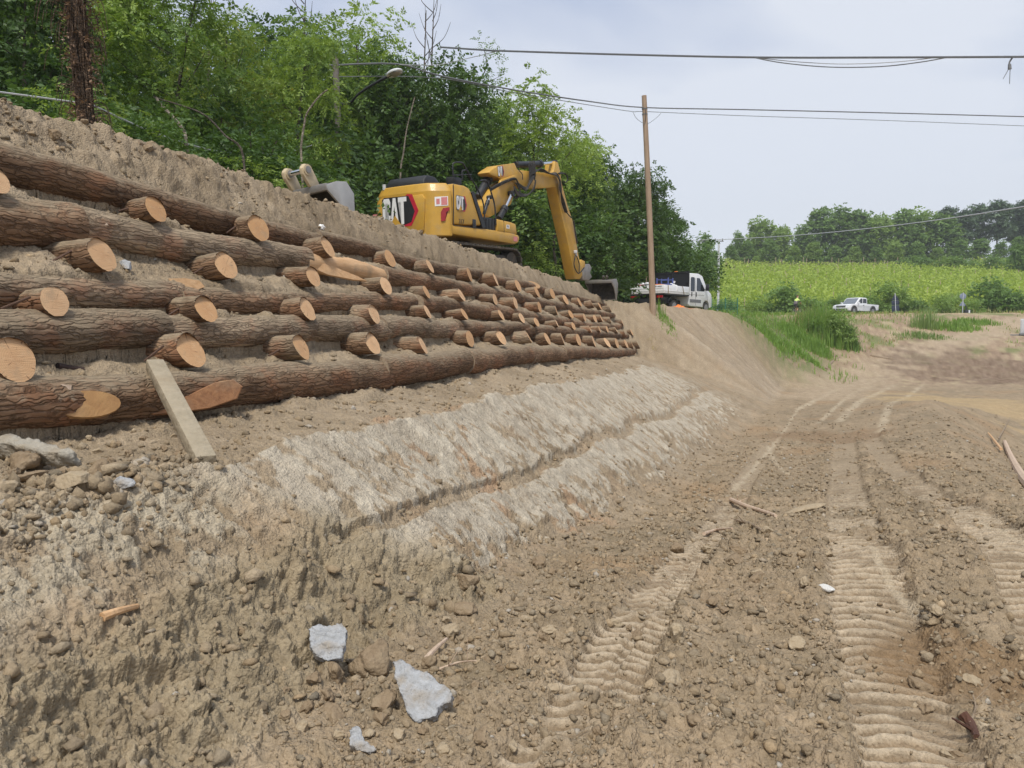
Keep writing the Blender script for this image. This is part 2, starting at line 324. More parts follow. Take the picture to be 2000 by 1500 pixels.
class MB:
    """collects simple shapes, builds one mesh"""
    def __init__(s): s.bm = bmesh.new()
    def box(s, c, d, rot=None, bev=0):
        M = Matrix.Translation(c) @ (rot.to_4x4() if rot is not None else Matrix.Identity(4)) @ Matrix.Diagonal((d[0], d[1], d[2], 1))
        r = bmesh.ops.create_cube(s.bm, size=1, matrix=M)
        if bev:
            es = list({e for v in r['verts'] for e in v.link_edges}); bmesh.ops.bevel(s.bm, geom=es, offset=bev, segments=2, affect='EDGES', profile=.5)
        return s
    def prism(s, pts, a, b, axis='y', bev=0, inset=None):
        """polygon in (f,z) extruded along l (axis y) from a to b, or polygon (f,l) extruded in z"""
        def P(p, q): return (p[0], q, p[1]) if axis == 'y' else ((p[0], p[1], q) if axis == 'z' else (q, p[0], p[1]))
        va = [s.bm.verts.new(P(p, a)) for p in pts]
        pb = inset or pts
        vb = [s.bm.verts.new(P(p, b)) for p in pb]
        n = len(pts); fs = [s.bm.faces.new(va), s.bm.faces.new(vb[::-1])]
        for i in range(n): fs.append(s.bm.faces.new((va[(i+1) % n], va[i], vb[i], vb[(i+1) % n])))
        bmesh.ops.recalc_face_normals(s.bm, faces=fs)
        if bev:
            es = list({e for f in fs for e in f.edges}); bmesh.ops.bevel(s.bm, geom=es, offset=bev, segments=2, affect='EDGES', profile=.5, clamp_overlap=True)
        return s
    def cyl(s, a, b, r, r2=None, n=14, cap=True):
        a = Vector(a); b = Vector(b); d = b-a; L = d.length
        q = Vector((0, 0, 1)).rotation_difference(d.normalized()).to_matrix().to_4x4()
        bmesh.ops.create_cone(s.bm, cap_ends=cap, segments=n, radius1=r, radius2=r if r2 is None else r2, depth=L, matrix=Matrix.Translation((a+b)/2) @ q)
        return s
    def tube(s, pts, r, n=6, smooth=True):
        P = [Vector(p) for p in pts]
        if smooth and len(P) > 2:
            Q = []
            for i in range(len(P)-1):
                p0 = P[max(i-1, 0)]; p1 = P[i]; p2 = P[i+1]; p3 = P[min(i+2, len(P)-1)]
                for k in range(5):
                    t = k/5; Q.append(.5*((2*p1)+(p2-p0)*t+(2*p0-5*p1+4*p2-p3)*t*t+(3*p1-p0-3*p2+p3)*t**3))
            P = Q+[P[-1]]
        rad = r if isinstance(r, (list, tuple)) else [r, r]
        rings = []
        for i, p in enumerate(P):
            d = (P[min(i+1, len(P)-1)]-P[max(i-1, 0)]).normalized()
            u = d.cross(Vector((.13, .31, .94)) if abs(d.z) < .95 else Vector((1, .1, 0))).normalized(); v = d.cross(u)
            f = i/max(len(P)-1, 1); rr = rad[0]+(rad[-1]-rad[0])*f
            rings.append([s.bm.verts.new(p+(u*math.cos(a)+v*math.sin(a))*rr) for a in [2*math.pi*j/n for j in range(n)]])
        for A, B in zip(rings[:-1], rings[1:]):
            for j in range(n): s.bm.faces.new((A[j], A[(j+1) % n], B[(j+1) % n], B[j]))
        s.bm.faces.new(rings[0][::-1]); s.bm.faces.new(rings[-1])
        return s
    def ball(s, c, r, sc=(1, 1, 1), n=10):
        bmesh.ops.create_uvsphere(s.bm, u_segments=n*2, v_segments=n, radius=r, matrix=Matrix.Translation(c) @ Matrix.Diagonal((*sc, 1))); return s
    def mesh(s, name, mat, smooth=False):
        me = bpy.data.meshes.new(name); s.bm.to_mesh(me); s.bm.free()
        if mat: me.materials.append(mat)
        if smooth:
            for p in me.polygons: p.use_smooth = True
            try: me.set_sharp_from_angle(angle=R(38))
            except Exception: pass
        return me
    def build(s, name, mat, parent=None, smooth=True): return link(name, s.mesh(name, mat, smooth), parent)
# ------------------------------------------------------------------ materials
def newmat(name):
    m = bpy.data.materials.new(name); m.use_nodes = True; t = m.node_tree; t.nodes.clear()
    o = t.nodes.new('ShaderNodeOutputMaterial'); b = t.nodes.new('ShaderNodeBsdfPrincipled'); t.links.new(b.outputs[0], o.inputs[0])
    return m, t, b, o
class G:
    def __init__(s, t): s.t = t
    def n(s, ty, ins=None, **k):
        q = s.t.nodes.new(ty)
        for a, b in k.items(): setattr(q, a, b)
        for a, b in (ins or {}).items():
            if hasattr(b, 'is_output'): s.t.links.new(b, q.inputs[a])
            else: q.inputs[a].default_value = b
        return q
    def noise(s, vec, scale, detail=4, rough=.55, dist=0):
        return s.n('ShaderNodeTexNoise', {'Vector': vec, 'Scale': scale, 'Detail': detail, 'Roughness': rough, 'Distortion': dist}).outputs[0]
    def mixc(s, f, a, b, blend='MIX'): return s.n('ShaderNodeMix', {0: f, 6: a, 7: b}, data_type='RGBA', blend_type=blend).outputs[2]
    def m(s, op, a, b=0.0, c=0.0, clamp=False): return s.n('ShaderNodeMath', {0: a, 1: b, 2: c}, operation=op, use_clamp=clamp).outputs[0]
    def rng(s, v, a, b, c=0., d=1.): return s.n('ShaderNodeMapRange', {0: v, 1: a, 2: b, 3: c, 4: d}).outputs[0]
    def obj(s): return s.n('ShaderNodeTexCoord').outputs['Object']
    def scale(s, v, sc): return s.n('ShaderNodeMapping', {'Vector': v, 'Scale': sc}).outputs[0]
    def bump(s, h, d, strength=1., nrm=None):
        i = {'Height': h, 'Distance': d, 'Strength': strength}
        if nrm: i['Normal'] = nrm
        return s.n('ShaderNodeBump', i).outputs[0]
def C(r, g, b): return (r, g, b, 1)
def soil_mat():
    m, t, b, o = newmat('soil'); g = G(t)
    a = g.n('ShaderNodeAttribute', attribute_name='Col').outputs['Color']
    p = g.n('ShaderNodeNewGeometry').outputs['Position']
    n1 = g.noise(p, 28, 5, .65); n2 = g.noise(p, 150, 3, .6); n3 = g.noise(p, 4.0, 4, .6)
    f = g.m('ADD', g.rng(n1, .25, .75, .72, 1.26), g.rng(n2, .2, .8, -.16, .16))
    f = g.m('MULTIPLY', f, g.rng(n3, .3, .7, .9, 1.1))
    c = g.n('ShaderNodeVectorMath', {0: a}, operation='SCALE'); t.links.new(f, c.inputs['Scale'])
    v = g.n('ShaderNodeTexVoronoi', {'Vector': p, 'Scale': 62.}).outputs['Distance']
    hgt = g.m('ADD', g.m('MULTIPLY', n1, .8), g.m('ADD', g.m('MULTIPLY', n2, .3), g.m('MULTIPLY', v, -.5)))
    t.links.new(c.outputs[0], b.inputs['Base Color']); b.inputs['Roughness'].default_value = .95; b.inputs['Specular IOR Level'].default_value = .15
    t.links.new(g.bump(hgt, .022, .9), b.inputs['Normal'])
    return m
def simple(name, c, rough=.6, metal=0., var=.12, scale=6., bump=0., coat=0., dirt=None, spec=.5):
    m, t, b, o = newmat(name); g = G(t); p = g.obj()
    n = g.noise(p, scale, 5, .6)
    cc = g.mixc(g.rng(n, .3, .7), C(*[x*(1-var) for x in c]), C(*[min(1, x*(1+var)) for x in c]))
    if dirt:
        n2 = g.noise(p, scale*.35+1.3, 6, .7); cc = g.mixc(g.rng(n2, .52, .75, 0, dirt[1]), cc, C(*dirt[0]))
    t.links.new(cc, b.inputs['Base Color']); b.inputs['Roughness'].default_value = rough; b.inputs['Metallic'].default_value = metal
    b.inputs['Specular IOR Level'].default_value = spec
    if coat: b.inputs['Coat Weight'].default_value = coat; b.inputs['Coat Roughness'].default_value = .12
    if bump: t.links.new(g.bump(g.noise(p, scale*8, 4), bump), b.inputs['Normal'])
    return m
def leaf_mat(name, lo, hi, tr=.32, patch=.9, pale=None):
    m, t, b, o = newmat(name); g = G(t)
    gi = g.n('ShaderNodeNewGeometry').outputs['Random Per Island']; oi = g.n('ShaderNodeObjectInfo').outputs['Random']
    p = g.n('ShaderNodeNewGeometry').outputs['Position']
    n = g.noise(p, patch, 3, .6)
    f = g.m('ADD', g.m('MULTIPLY', gi, .45), g.m('ADD', g.m('MULTIPLY', g.rng(n, .33, .67), .45), g.m('MULTIPLY', oi, .28)), clamp=True)
    c = g.mixc(f, C(*lo), C(*hi))
    if pale: c = g.mixc(g.rng(gi, .955, 1.0), c, C(*pale))
    t.links.new(c, b.inputs['Base Color']); b.inputs['Roughness'].default_value = .5; b.inputs['Specular IOR Level'].default_value = .35
    td = t.nodes.new('ShaderNodeBsdfTranslucent'); t.links.new(g.mixc(.5, c, C(hi[0]*1.5, hi[1]*1.5, hi[2]*.7)), td.inputs[0])
    ms = t.nodes.new('ShaderNodeMixShader'); ms.inputs[0].default_value = tr
    t.links.new(b.outputs[0], ms.inputs[1]); t.links.new(td.outputs[0], ms.inputs[2]); t.links.new(ms.outputs[0], o.inputs[0])
    return m
def bark_mat(name, dark, light, red=(.23, .085, .04), redamt=.5, dust=.6, sx=2.2, sr=15.):
    m, t, b, o = newmat(name); g = G(t); p = g.obj(); oi = g.n('ShaderNodeObjectInfo').outputs['Random']
    off = g.n('ShaderNodeVectorMath', {0: p, 1: (0, 0, 0)}, operation='ADD'); t.links.new(g.m('MULTIPLY', oi, 40.), off.inputs[1]); p2 = off.outputs[0]
    q = g.scale(p2, (sx, sr, sr))
    n1 = g.noise(q, 1.0, 7, .68, .6); n2 = g.noise(p2, 2.2, 4, .6); n3 = g.noise(p2, 9., 5, .7)
    vq = g.n('ShaderNodeTexVoronoi', {'Vector': g.n('ShaderNodeVectorMath', {0: g.scale(p2, (3.2, 30., 30.)), 1: g.n('ShaderNodeVectorMath', {0: g.n('ShaderNodeTexNoise', {'Vector': p2, 'Scale': 9., 'Detail': 3.}).outputs[1], 1: (1.6, 1.6, 1.6)}, operation='MULTIPLY').outputs[0]}, operation='ADD').outputs[0], 'Scale': 1.0}, feature='DISTANCE_TO_EDGE').outputs['Distance']
    fis = g.rng(vq, .0, .16)
    c = g.mixc(g.rng(n1, .3, .72), C(*dark), C(*light))
    c = g.mixc(g.m('MULTIPLY', g.rng(n2, .50, .62), redamt), c, C(*red))
    c = g.mixc(g.m('MULTIPLY', g.rng(n3, .60, .72), .28), c, C(.36, .33, .27))
    c = g.mixc(g.rng(fis, 0., 1., .6, 0.), c, C(dark[0]*.4, dark[1]*.4, dark[2]*.4))
    vv = g.n('ShaderNodeVectorMath', {0: c}, operation='SCALE'); t.links.new(g.m('MULTIPLY', g.rng(oi, 0, 1, .75, 1.25), g.rng(g.noise(p2, 1.1, 3), .3, .7, .7, 1.35)), vv.inputs['Scale']); c = vv.outputs[0]
    nz = g.n('ShaderNodeSeparateXYZ', {0: g.n('ShaderNodeNewGeometry').outputs['Normal']}).outputs[2]
    du = g.m('MULTIPLY', g.rng(g.m('ADD', nz, g.m('MULTIPLY', g.m('SUBTRACT', n3, .5), 1.4)), .25, 1.0), dust, clamp=True)
    c = g.mixc(du, c, C(.31, .245, .165))
    t.links.new(c, b.inputs['Base Color']); b.inputs['Roughness'].default_value = .9; b.inputs['Specular IOR Level'].default_value = .2
    hh = g.m('ADD', g.m('MULTIPLY', n1, .7), g.m('MULTIPLY', fis, .5))
    t.links.new(g.bump(hh, .02, .9), b.inputs['Normal'])
    return m
def cut_mat():
    m, t, b, o = newmat('cut_wood'); g = G(t); p = g.obj(); oi = g.n('ShaderNodeObjectInfo').outputs['Random']
    sp = g.n('ShaderNodeSeparateXYZ', {0: p}); y, z = sp.outputs[1], sp.outputs[2]
    nn = g.noise(p, 14., 3)
    rr = g.m('ADD', g.m('SQRT', g.m('ADD', g.m('MULTIPLY', y, y), g.m('MULTIPLY', z, z))), g.m('MULTIPLY', nn, .02))
    w1 = g.m('SINE', g.m('MULTIPLY', rr, 520.))
    c = g.mixc(oi, C(.52, .29, .125), C(.70, .46, .26))
    c = g.mixc(g.rng(w1, -1, 1, .0, .3), c, C(.42, .20, .085))
    c = g.mixc(g.rng(rr, .0, .085, .30, 0.), c, C(.40, .19, .085))
    an = g.m('ARCTAN2', y, z); cb = g.n('ShaderNodeCombineXYZ', {0: g.m('MULTIPLY', an, 3.2), 1: g.m('MULTIPLY', rr, 5.), 2: g.m('MULTIPLY', oi, 50.)}).outputs[0]
    c = g.mixc(g.rng(g.noise(p, 26., 5, .7), .5, .8, 0, .5), c, C(.70, .50, .30))
    c = g.mixc(g.rng(g.noise(cb, 2.0, 2, .5), .66, .70, 0., .75), c, C(.16, .075, .035))
    of2 = g.n('ShaderNodeVectorMath', {0: p, 1: g.n('ShaderNodeCombineXYZ', {0: g.m('MULTIPLY', oi, 33.), 1: oi, 2: oi}).outputs[0]}, operation='ADD').outputs[0]
    c = g.mixc(g.rng(g.noise(of2, 7., 5, .65), .55, .72, 0., .55), c, C(.36, .26, .165))
    t.links.new(c, b.inputs['Base Color']); b.inputs['Roughness'].default_value = .75
    t.links.new(g.bump(g.noise(g.scale(p, (1, 2, 30)), 6., 4), .004), b.inputs['Normal'])
    return m
def rawwood(name, a, bb, sc=(1.5, 16, 16)):
    m, t, b, o = newmat(name); g = G(t); p = g.obj(); n = g.noise(g.scale(p, sc), 1.6, 6, .65, .4)
    c = g.mixc(g.rng(n, .3, .7), C(*a), C(*bb)); c = g.mixc(g.rng(g.noise(p, 3., 4), .55, .7, 0, .5), c, C(.3, .22, .14))
    t.links.new(c, b.inputs['Base Color']); b.inputs['Roughness'].default_value = .8; t.links.new(g.bump(n, .01), b.inputs['Normal'])
    return m
def stone_mat(name, a, bb, dust=(.32, .25, .165), dusta=.5, sc=18.):
    m, t, b, o = newmat(name); g = G(t); p = g.obj(); n = g.noise(p, sc, 6, .7); n2 = g.noise(p, sc*.35, 4); v = g.n('ShaderNodeTexVoronoi', {'Vector': p, 'Scale': sc*3.}).outputs['Distance']
    c = g.mixc(g.rng(n, .3, .7), C(*a), C(*bb)); c = g.mixc(g.rng(n2, .48, .68, 0, dusta), c, C(*dust))
    t.links.new(c, b.inputs['Base Color']); b.inputs['Roughness'].default_value = .92; b.inputs['Specular IOR Level'].default_value = .2
    t.links.new(g.bump(g.m('ADD', n, g.m('MULTIPLY', v, -.4)), .02, .8), b.inputs['Normal'])
    return m
def clod_mat():
    m, t, b, o = newmat('clods'); g = G(t)
    a = g.n('ShaderNodeAttribute', attribute_name='Col').outputs['Color']; gi = g.n('ShaderNodeNewGeometry').outputs['Random Per Island']
    p = g.n('ShaderNodeNewGeometry').outputs['Position']; n = g.noise(p, 55., 4, .65)
    c = g.mixc(g.rng(gi, .965, .995, 0, .7), a, C(.40, .38, .34))
    f = g.m('MULTIPLY', g.rng(gi, 0, .9, .84, 1.16), g.rng(n, .25, .75, .75, 1.2))
    s_ = g.n('ShaderNodeVectorMath', {0: c}, operation='SCALE'); t.links.new(f, s_.inputs['Scale'])
    t.links.new(s_.outputs[0], b.inputs['Base Color']); b.inputs['Roughness'].default_value = .95; b.inputs['Specular IOR Level'].default_value = .15
    t.links.new(g.bump(n, .012), b.inputs['Normal'])
    return m
SOIL = soil_mat(); CLOD = clod_mat(); CUT = cut_mat()
BARK = bark_mat('log_bark', (.095, .053, .030), (.37, .235, .142), red=(.25, .11, .055), redamt=.5, dust=.95)
BARK_G = bark_mat('log_bark_grey', (.125, .085, .056), (.41, .315, .215), redamt=.45, dust=.85)
TRUNK = bark_mat('trunk_bark', (.05, .042, .034), (.17, .15, .12), redamt=.1, dust=0, sx=9, sr=9)
RAW = rawwood('raw_wood', (.52, .30, .14), (.66, .43, .24)); PALEW = rawwood('pale_split_wood', (.46, .33, .23), (.58, .45, .34)); OLDW = rawwood('old_wood', (.17, .12, .08), (.36, .28, .19))
POLEW = rawwood('pole_wood', (.25, .17, .11), (.42, .31, .22), (14, 14, .8))
GREY = stone_mat('concrete_grey', (.31, .315, .32), (.47, .48, .49), dusta=.7, sc=24.); CONC = stone_mat('old_concrete', (.30, .28, .24), (.42, .38, .31), dusta=.6)
TAN = stone_mat('tan_stone', (.34, .26, .165), (.44, .36, .25), dusta=.3); BROWN = stone_mat('brown_clod', (.22, .16, .10), (.32, .24, .155), dusta=.5)
# ================================================================== THE LAND
def build_land():
    fine = np.arange(-44, 44.001, .105); side = np.concatenate([np.arange(-180, -60, 6), np.arange(-60, -44, 1.0)]); side2 = np.concatenate([np.arange(45, 60, 1.0), np.arange(60, 180.1, 6)])
    ang = np.radians(np.concatenate([side, fine, side2]))
    rs = [.25]
    while rs[-1] < 1500:
        r = rs[-1]; rs.append(r*(1.10 if r < 1.7 else 1.0031 if r < 13 else 1.0055 if r < 42 else 1.014 if r < 130 else 1.05))
    rs = np.array(rs); na, nr = len(ang), len(rs)
    A, RR = np.meshgrid(ang, rs)
    x = (RR*np.sin(A)).ravel(); y = (RR*np.cos(A)).ravel()
    z, f = base(x, y); dz, k = detail(x, y, f)
    G3 = np.stack([x, y, z], 1).reshape(nr, na, 3); e1 = np.gradient(G3, axis=0); e2 = np.gradient(G3, axis=1); N3 = np.cross(e2, e1).reshape(-1, 3)
    N3 = N3*np.sign(N3[:, 2:3]); N3 /= np.linalg.norm(N3, axis=1)[:, None]+1e-9; mxn = (.8*ss(1.5, 2.2, np.hypot(x, y)))[:, None]; N3 = N3*mxn+np.array([[0, 0, 1.]])*(1-mxn)
    dx_ = N3*dz[:, None]
    s, t = f['s'], f['t']
    # ---- own colour of the ground (no shading)
    def c3(*v): return np.array(v, np.float32)[None]
    n1 = fbm(x*.55, y*.55, 4, 101)[:, None]; n2 = fbm(x*3.1, y*3.1, 4, 102)[:, None]; n3 = fbm(s*2.3, t*2.0, 5, 103)[:, None]
    col_ = c3(.338, .264, .178) + c3(.05, .043, .034)*n1*1.3 + c3(.06, .05, .04)*n2
    def mix(m, c):
        nonlocal col_
        m = np.clip(m, 0, 1)[:, None]; col_ = col_*(1-m) + c*m
    fl = k['floor']
    mix(fl*.75, c3(.305, .234, .152) + c3(.09, .065, .045)*n2 + c3(.05, .03, .015)*n1)
    mix(fl*ss(.1, .5, pn(x*.5, y*.5, 104))*.5, c3(.36, .235, .13))
    mix(k['intrack']*.6, c3(.215, .152, .092)); mix(k['track']*.9*(1-ss(9, 18, np.hypot(x, y))), c3(.52, .425, .305)); mix(k['intrack']*.55*ss(9, 16, np.hypot(x, y)), c3(.43, .345, .24))
    mix(k['M']*.92, c3(.475, .412, .318) + c3(.10, .10, .085)*n3 + c3(.09, .085, .07)*(k['c3'][:, None]-.5))
    mix(k['M2']*.85, c3(.46, .395, .29) + c3(.06, .06, .05)*n3)
    face = k['bank']*(t < 3.2)
    mix(face*ss(.05, .4, pn(s*1.4, t*2.2, 105))*(1-k['M'])*.5, c3(.40, .29, .185))
    mix(face*ss(5, 7, s)*(1-ss(8.5, 10, s))*ss(.0, .3, pn(s*1.3, t*2, 106))*(1-k['M'])*.5, c3(.42, .255, .15))
    mix(k['torn']*.7, c3(.315, .255, .165) + c3(.07, .06, .04)*n2)
    mix(k['crack']*.45, c3(.17, .13, .085))
    mix(k['far_face']*.6, c3(.37, .295, .21) + c3(.16, .15, .13)*k['fur'][:, None])
    # pale dusty wheel lines on the floor
    for pts, wd in (([(1430,960),(1500,880),(1560,800),(1640,760)], .05), ([(1500,870),(1510,900),(1540,940)], .05), ([(1690,1130),(1740,1205),(1840,1275),(1930,1345),(1935,1420)], .03),
                    ([(1640,830),(1680,785),(1780,725),(1890,665)], .16), ([(1560,800),(1640,758),(1760,705),(1870,662)], .16), ([(1600,830),(1660,770),(1760,718),(1880,664)], .10), ([(1720,860),(1740,800),(1820,730),(1920,668)], .14), ([(1690,1045),(1760,1075),(1830,1110)], .03), ([(1905,1095),(1960,1130),(2010,1160)], .03)):
        Q = np.array([floor_pt(a, b) for a, b in pts])[:, :2]
        d, al = polyd(x, y, Q); mix((1-ss(wd*.4, wd*1.3, np.abs(d+.05*pn(x*2, y*2, 107))))*.8*ss(-.45, 0, pn(x*3, y*3, 108)), c3(.48, .395, .28))
    far = f['b']
    # cut bank below the road: reddish soil with straw, then verge, then grass
    bankf = far*ss(-2, 2, f['D']+14)*(f['hy'] <= 0)
    mix(bankf*ss(26, 40, y), c3(.335, .245, .165) + c3(.12, .10, .07)*n2); mix(bankf*ss(26, 40, y)*ss(.05, .35, fbm(x*.8, y*1.6, 4, 118))*.7, c3(.45, .37, .23))
    Dn = f['D']
    mix(far*(1-ss(.5, 5, Dn+2*n1[:, 0]))*(y < 83), c3(.44, .345, .20) + c3(.08, .08, .03)*n2)
    mix(far*(1-ss(18, 27, x+3*n1[:, 0]))*(1-ss(5, 9, Dn))*ss(-.25, .25, n2[:, 0]+.2), c3(.12, .16, .05))
    mix(far*ss(.1, .4, fbm(x*.35, y*.35, 4, 115)+.02)*(y > 50)*(y < 82)*.75, c3(.15, .19, .06))
    mix(ss(82, 84, y)*ss(-10, 6, x), c3(.17, .23, .06) + c3(.05, .05, .02)*n1)
    mix(ss(62, 70, f['hy']+6*n1[:, 0])*ss(5, 9, x), c3(.27, .25, .10))
    Q = np.array([floor_pt(a, b) for a, b in ((1600,775),(1680,740),(1760,705),(1860,667),(1940,646),(2010,636))])[:, :2]; d, al = polyd(x, y, Q); mix((1-ss(1.0, 2.6, np.abs(d+.9*fbm(x*.5, y*.5, 3, 117))))*.75*(y < 74), c3(.41, .32, .22) + c3(.07, .06, .05)*n2)
    def blob(px, py, sx, sy, c, a, sd_):
        P = floor_pt(px, py)
        e_ = np.hypot((x-P[0])/sx, (y-P[1])/sy) + .8*fbm(x*.6, y*.6, 4, sd_)
        mix(a*(1-ss(.6, 1.1, e_)), c)
    blob(1960, 728, 7, 9, c3(.17, .115, .08) + c3(.10, .08, .06)*n2, .65, 111)
    blob(1880, 790, 3.0, 5, c3(.45, .33, .18), .7, 112)
    blob(1620, 860, 1.5, 2.2, c3(.25, .165, .095), .6, 113)
    blob(1900, 1330, .45, .55, c3(.235, .155, .085), .8, 114)
    # leaf litter under the wood
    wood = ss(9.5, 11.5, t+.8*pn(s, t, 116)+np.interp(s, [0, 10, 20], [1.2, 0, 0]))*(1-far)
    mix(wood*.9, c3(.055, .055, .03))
    mix((1-ss(-60, -20, y))*0, c3(.2, .2, .1))
    col_ = np.clip(col_, .01, .85)
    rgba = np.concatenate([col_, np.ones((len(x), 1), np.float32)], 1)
    # ---- faces, sorted to plainly named surfaces
    I = np.arange(nr-1)[:, None]*na + np.arange(na-1)[None]
    F = np.stack([I, I+1, I+na+1, I+na], -1).reshape(-1, 4)[:, ::-1]
    cx = x[F[:, 0]]; cyy = y[F[:, 0]]; ct = t[F[:, 0]]; cs = s[F[:, 0]]; tf = f['toe'][F[:, 0]]; cb = f['b'][F[:, 0]]; rr = np.hypot(cx, cyy)
    trackm = (cyy > 0) & (ct < tf) & (cx < np.interp(cyy, [0, 8, 20, 45, 60, 72], [3.2, 5.5, 11.5, 27, 37, 48])) & (cyy < 71) & (cx > np.interp(cyy, [40, 46, 58, 71], [-50, 19, 28, 38]))
    bankm = (ct >= tf) & (cb < .5) & (ct < 11) & (cyy < 60)
    hillm = (cyy > 82) & (cx > -10)
    cls = np.where(bankm, 1, np.where(hillm, 2, np.where(trackm, 3, 0)))
    V = np.stack([x, y, z], 1)+dx_
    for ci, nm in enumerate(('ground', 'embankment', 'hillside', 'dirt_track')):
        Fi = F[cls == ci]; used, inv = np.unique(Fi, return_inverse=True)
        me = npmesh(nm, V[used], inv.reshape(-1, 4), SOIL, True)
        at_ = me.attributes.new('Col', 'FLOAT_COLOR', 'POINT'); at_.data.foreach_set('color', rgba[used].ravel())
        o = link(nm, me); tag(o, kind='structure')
    # the first ring round the camera foot
    me = npmesh('ground', np.concatenate([V[:na], [[0, 0, V[:na, 2].mean()]]]), np.stack([np.arange(na-1), np.arange(1, na), np.full(na-1, na)], 1)[:, ::-1], SOIL)
    at_ = me.attributes.new('Col', 'FLOAT_COLOR', 'POINT'); at_.data.foreach_set('color', np.concatenate([rgba[:na], rgba[:1]]).ravel()); o = link('ground', me); tag(o, kind='structure')
    # asphalt road on the embankment
    xs = np.linspace(-30, 160, 120); V = []
    for xx in xs:
        yc = np.interp(xx, [-40, 0, 10, 22, 40, 60, 120, 200], [86, 82, 79.5, 77.5, 78, 78.5, 79.5, 84])
        for dy in (-2.6, 2.6): V.append((xx, yc+dy, h1(xx, yc+dy)+.05))
    F = [(2*i, 2*i+2, 2*i+3, 2*i+1) for i in range(len(xs)-1)]
    link('road', npmesh('road', V, F, simple('asphalt', (.13, .125, .12), .9, bump=.003)))['kind'] = 'structure'
build_land()
# ------------------------------------------------------------------ rocks and clods
def ico(sub):
    bm = bmesh.new(); bmesh.ops.create_icosphere(bm, subdivisions=sub, radius=1); bm.verts.ensure_lookup_table()
    V = np.array([v.co for v in bm.verts]); F = np.array([[v.index for v in f.verts] for f in bm.faces]); bm.free(); return V, F
ICO = {k: ico(k) for k in (1, 2, 4, 5)}
def rockV(sub, seed, ang=.5, rough=.25, sc=(1, 1, .7)):
    V, F = ICO[sub]; g = np.random.default_rng(seed); V = V.copy()
    for k in range(int(5+7*ang)):           # flat facets
        n = g.normal(size=3); n /= np.linalg.norm(n); d = g.uniform(.45, .85)
        q = V@n; V = V - np.maximum(q-d, 0)[:, None]*n[None]
    o = g.uniform(0, 50, 2)
    nn = fbm(V[:, 0]*1.6+o[0]+V[:, 2]*.9, V[:, 1]*1.6+o[1]-V[:, 2]*1.1, 5 if sub > 2 else 2, seed)
    V = V*(1+rough*nn)[:, None]
    return V*np.array(sc), F
def scatter(name, pos, size, cols, mat, sub, seed, flat=.7, label=None):
    g = np.random.default_rng(seed); n = len(pos); protos = [rockV(sub, seed+i, .9, .6) for i in range(7)]
    nv = len(protos[0][0]); F0 = protos[0][1]
    pi = g.integers(0, 7, n); P = np.stack([p[0] for p in protos])[pi]
    a = g.uniform(0, 2*np.pi, n); ca, sa = np.cos(a), np.sin(a)
    P = P*(size[:, None, None]*g.uniform(.5, 1.35, (n, 1, 3)))
    X = P[..., 0]*ca[:, None]-P[..., 1]*sa[:, None]; Y = P[..., 0]*sa[:, None]+P[..., 1]*ca[:, None]
    V = np.stack([X, Y, P[..., 2]], -1) + pos[:, None, :]
    F = (F0[None] + (np.arange(n)*nv)[:, None, None]).reshape(-1, 3)
    me = npmesh(name, V.reshape(-1, 3), F, mat, False)
    at_ = me.attributes.new('Col', 'FLOAT_COLOR', 'POINT'); at_.data.foreach_set('color', np.repeat(np.concatenate([cols, np.ones((n, 1))], 1), nv, 0).astype(np.float32).ravel())
    o = link(name, me); tag(o, label, None, None, 'stuff'); return o
def build_gravel():
    n = 150000
    r = 1.9*np.exp(rng.uniform(0, 1, n)*math.log(34/1.9)); a = np.radians(rng.uniform(-41, 41, n))
    x = r*np.sin(a); y = r*np.cos(a)
    z, f = base(x, y); dz, k = detail(x, y, f); z = z+dz
    t = f['t']
    clus = ss(-.25, .35, fbm(x*.9, y*.9, 3, 201)); clus2 = ss(-.1, .3, fbm(x*2.5, y*2.5, 2, 202))
    p = k['floor']*(.22+.70*clus*clus2)*(1-.85*k['intrack'])
    p = np.maximum(p, k['bank']*.10*(1-k['M'])); p = np.maximum(p, k['rub']*.95)
    p = np.maximum(p, k['top']*.65*clus2); p = np.maximum(p, ss(-.25, .1, t-f['toe'])*(1-ss(.2, .7, t-f['toe']))*.55*clus2)
    p = p*(1-k['torn']*.6)*(1-ss(14, 32, r)*.85)
    keep = rng.uniform(0, 1, n) < p
    keep &= (x*x+y*y > 3.4)
    x, y, z, r = x[keep], y[keep], z[keep], r[keep]
    m = len(x); u = rng.uniform(0, 1, m)
    size = np.minimum(.0034*np.maximum(r, 2.2)**.8 * (u+.012)**-.40, .042)
    size = size*np.where((k['rub'][keep] > .3) | (k['torn'][keep] > .5), 1.6, 1)
    br = np.exp(.10*rng.normal(size=m)); hu = rng.normal(size=m)*.008
    cols = np.stack([.30*br+hu, .234*br, .155*br-hu*.7], 1).clip(.08, .6)
    scatter('gravel', np.stack([x, y, z+size*.22], 1), size, cols, CLOD, 1, 300, label='loose crumbs of earth and pebbles strewn over the bare ground')
    print('gravel', m)
build_gravel()
def rock(name, px, py, wpx, seed, mat, label, cat='rock', sc=(1, 1, .7), ang=.6, rough=.22, group=None, rz=None, sink=.3, d=None):
    P = hit(px, py); wd = wpx*np.dot(P-CAM, [0, cP, -sP])/1500/2
    V, F = rockV(4, seed, ang, rough, sc); V = V*wd
    o = link(name, npmesh(name, V, F, mat, True), loc=(P[0], P[1], P[2]+wd*sc[2]*(1-sink)-wd*.2)); o.rotation_euler = (rnd.uniform(-.3, .3), rnd.uniform(-.3, .3), rnd.uniform(0, 6) if rz is None else rz)
    tag(o, label, cat, group); return o
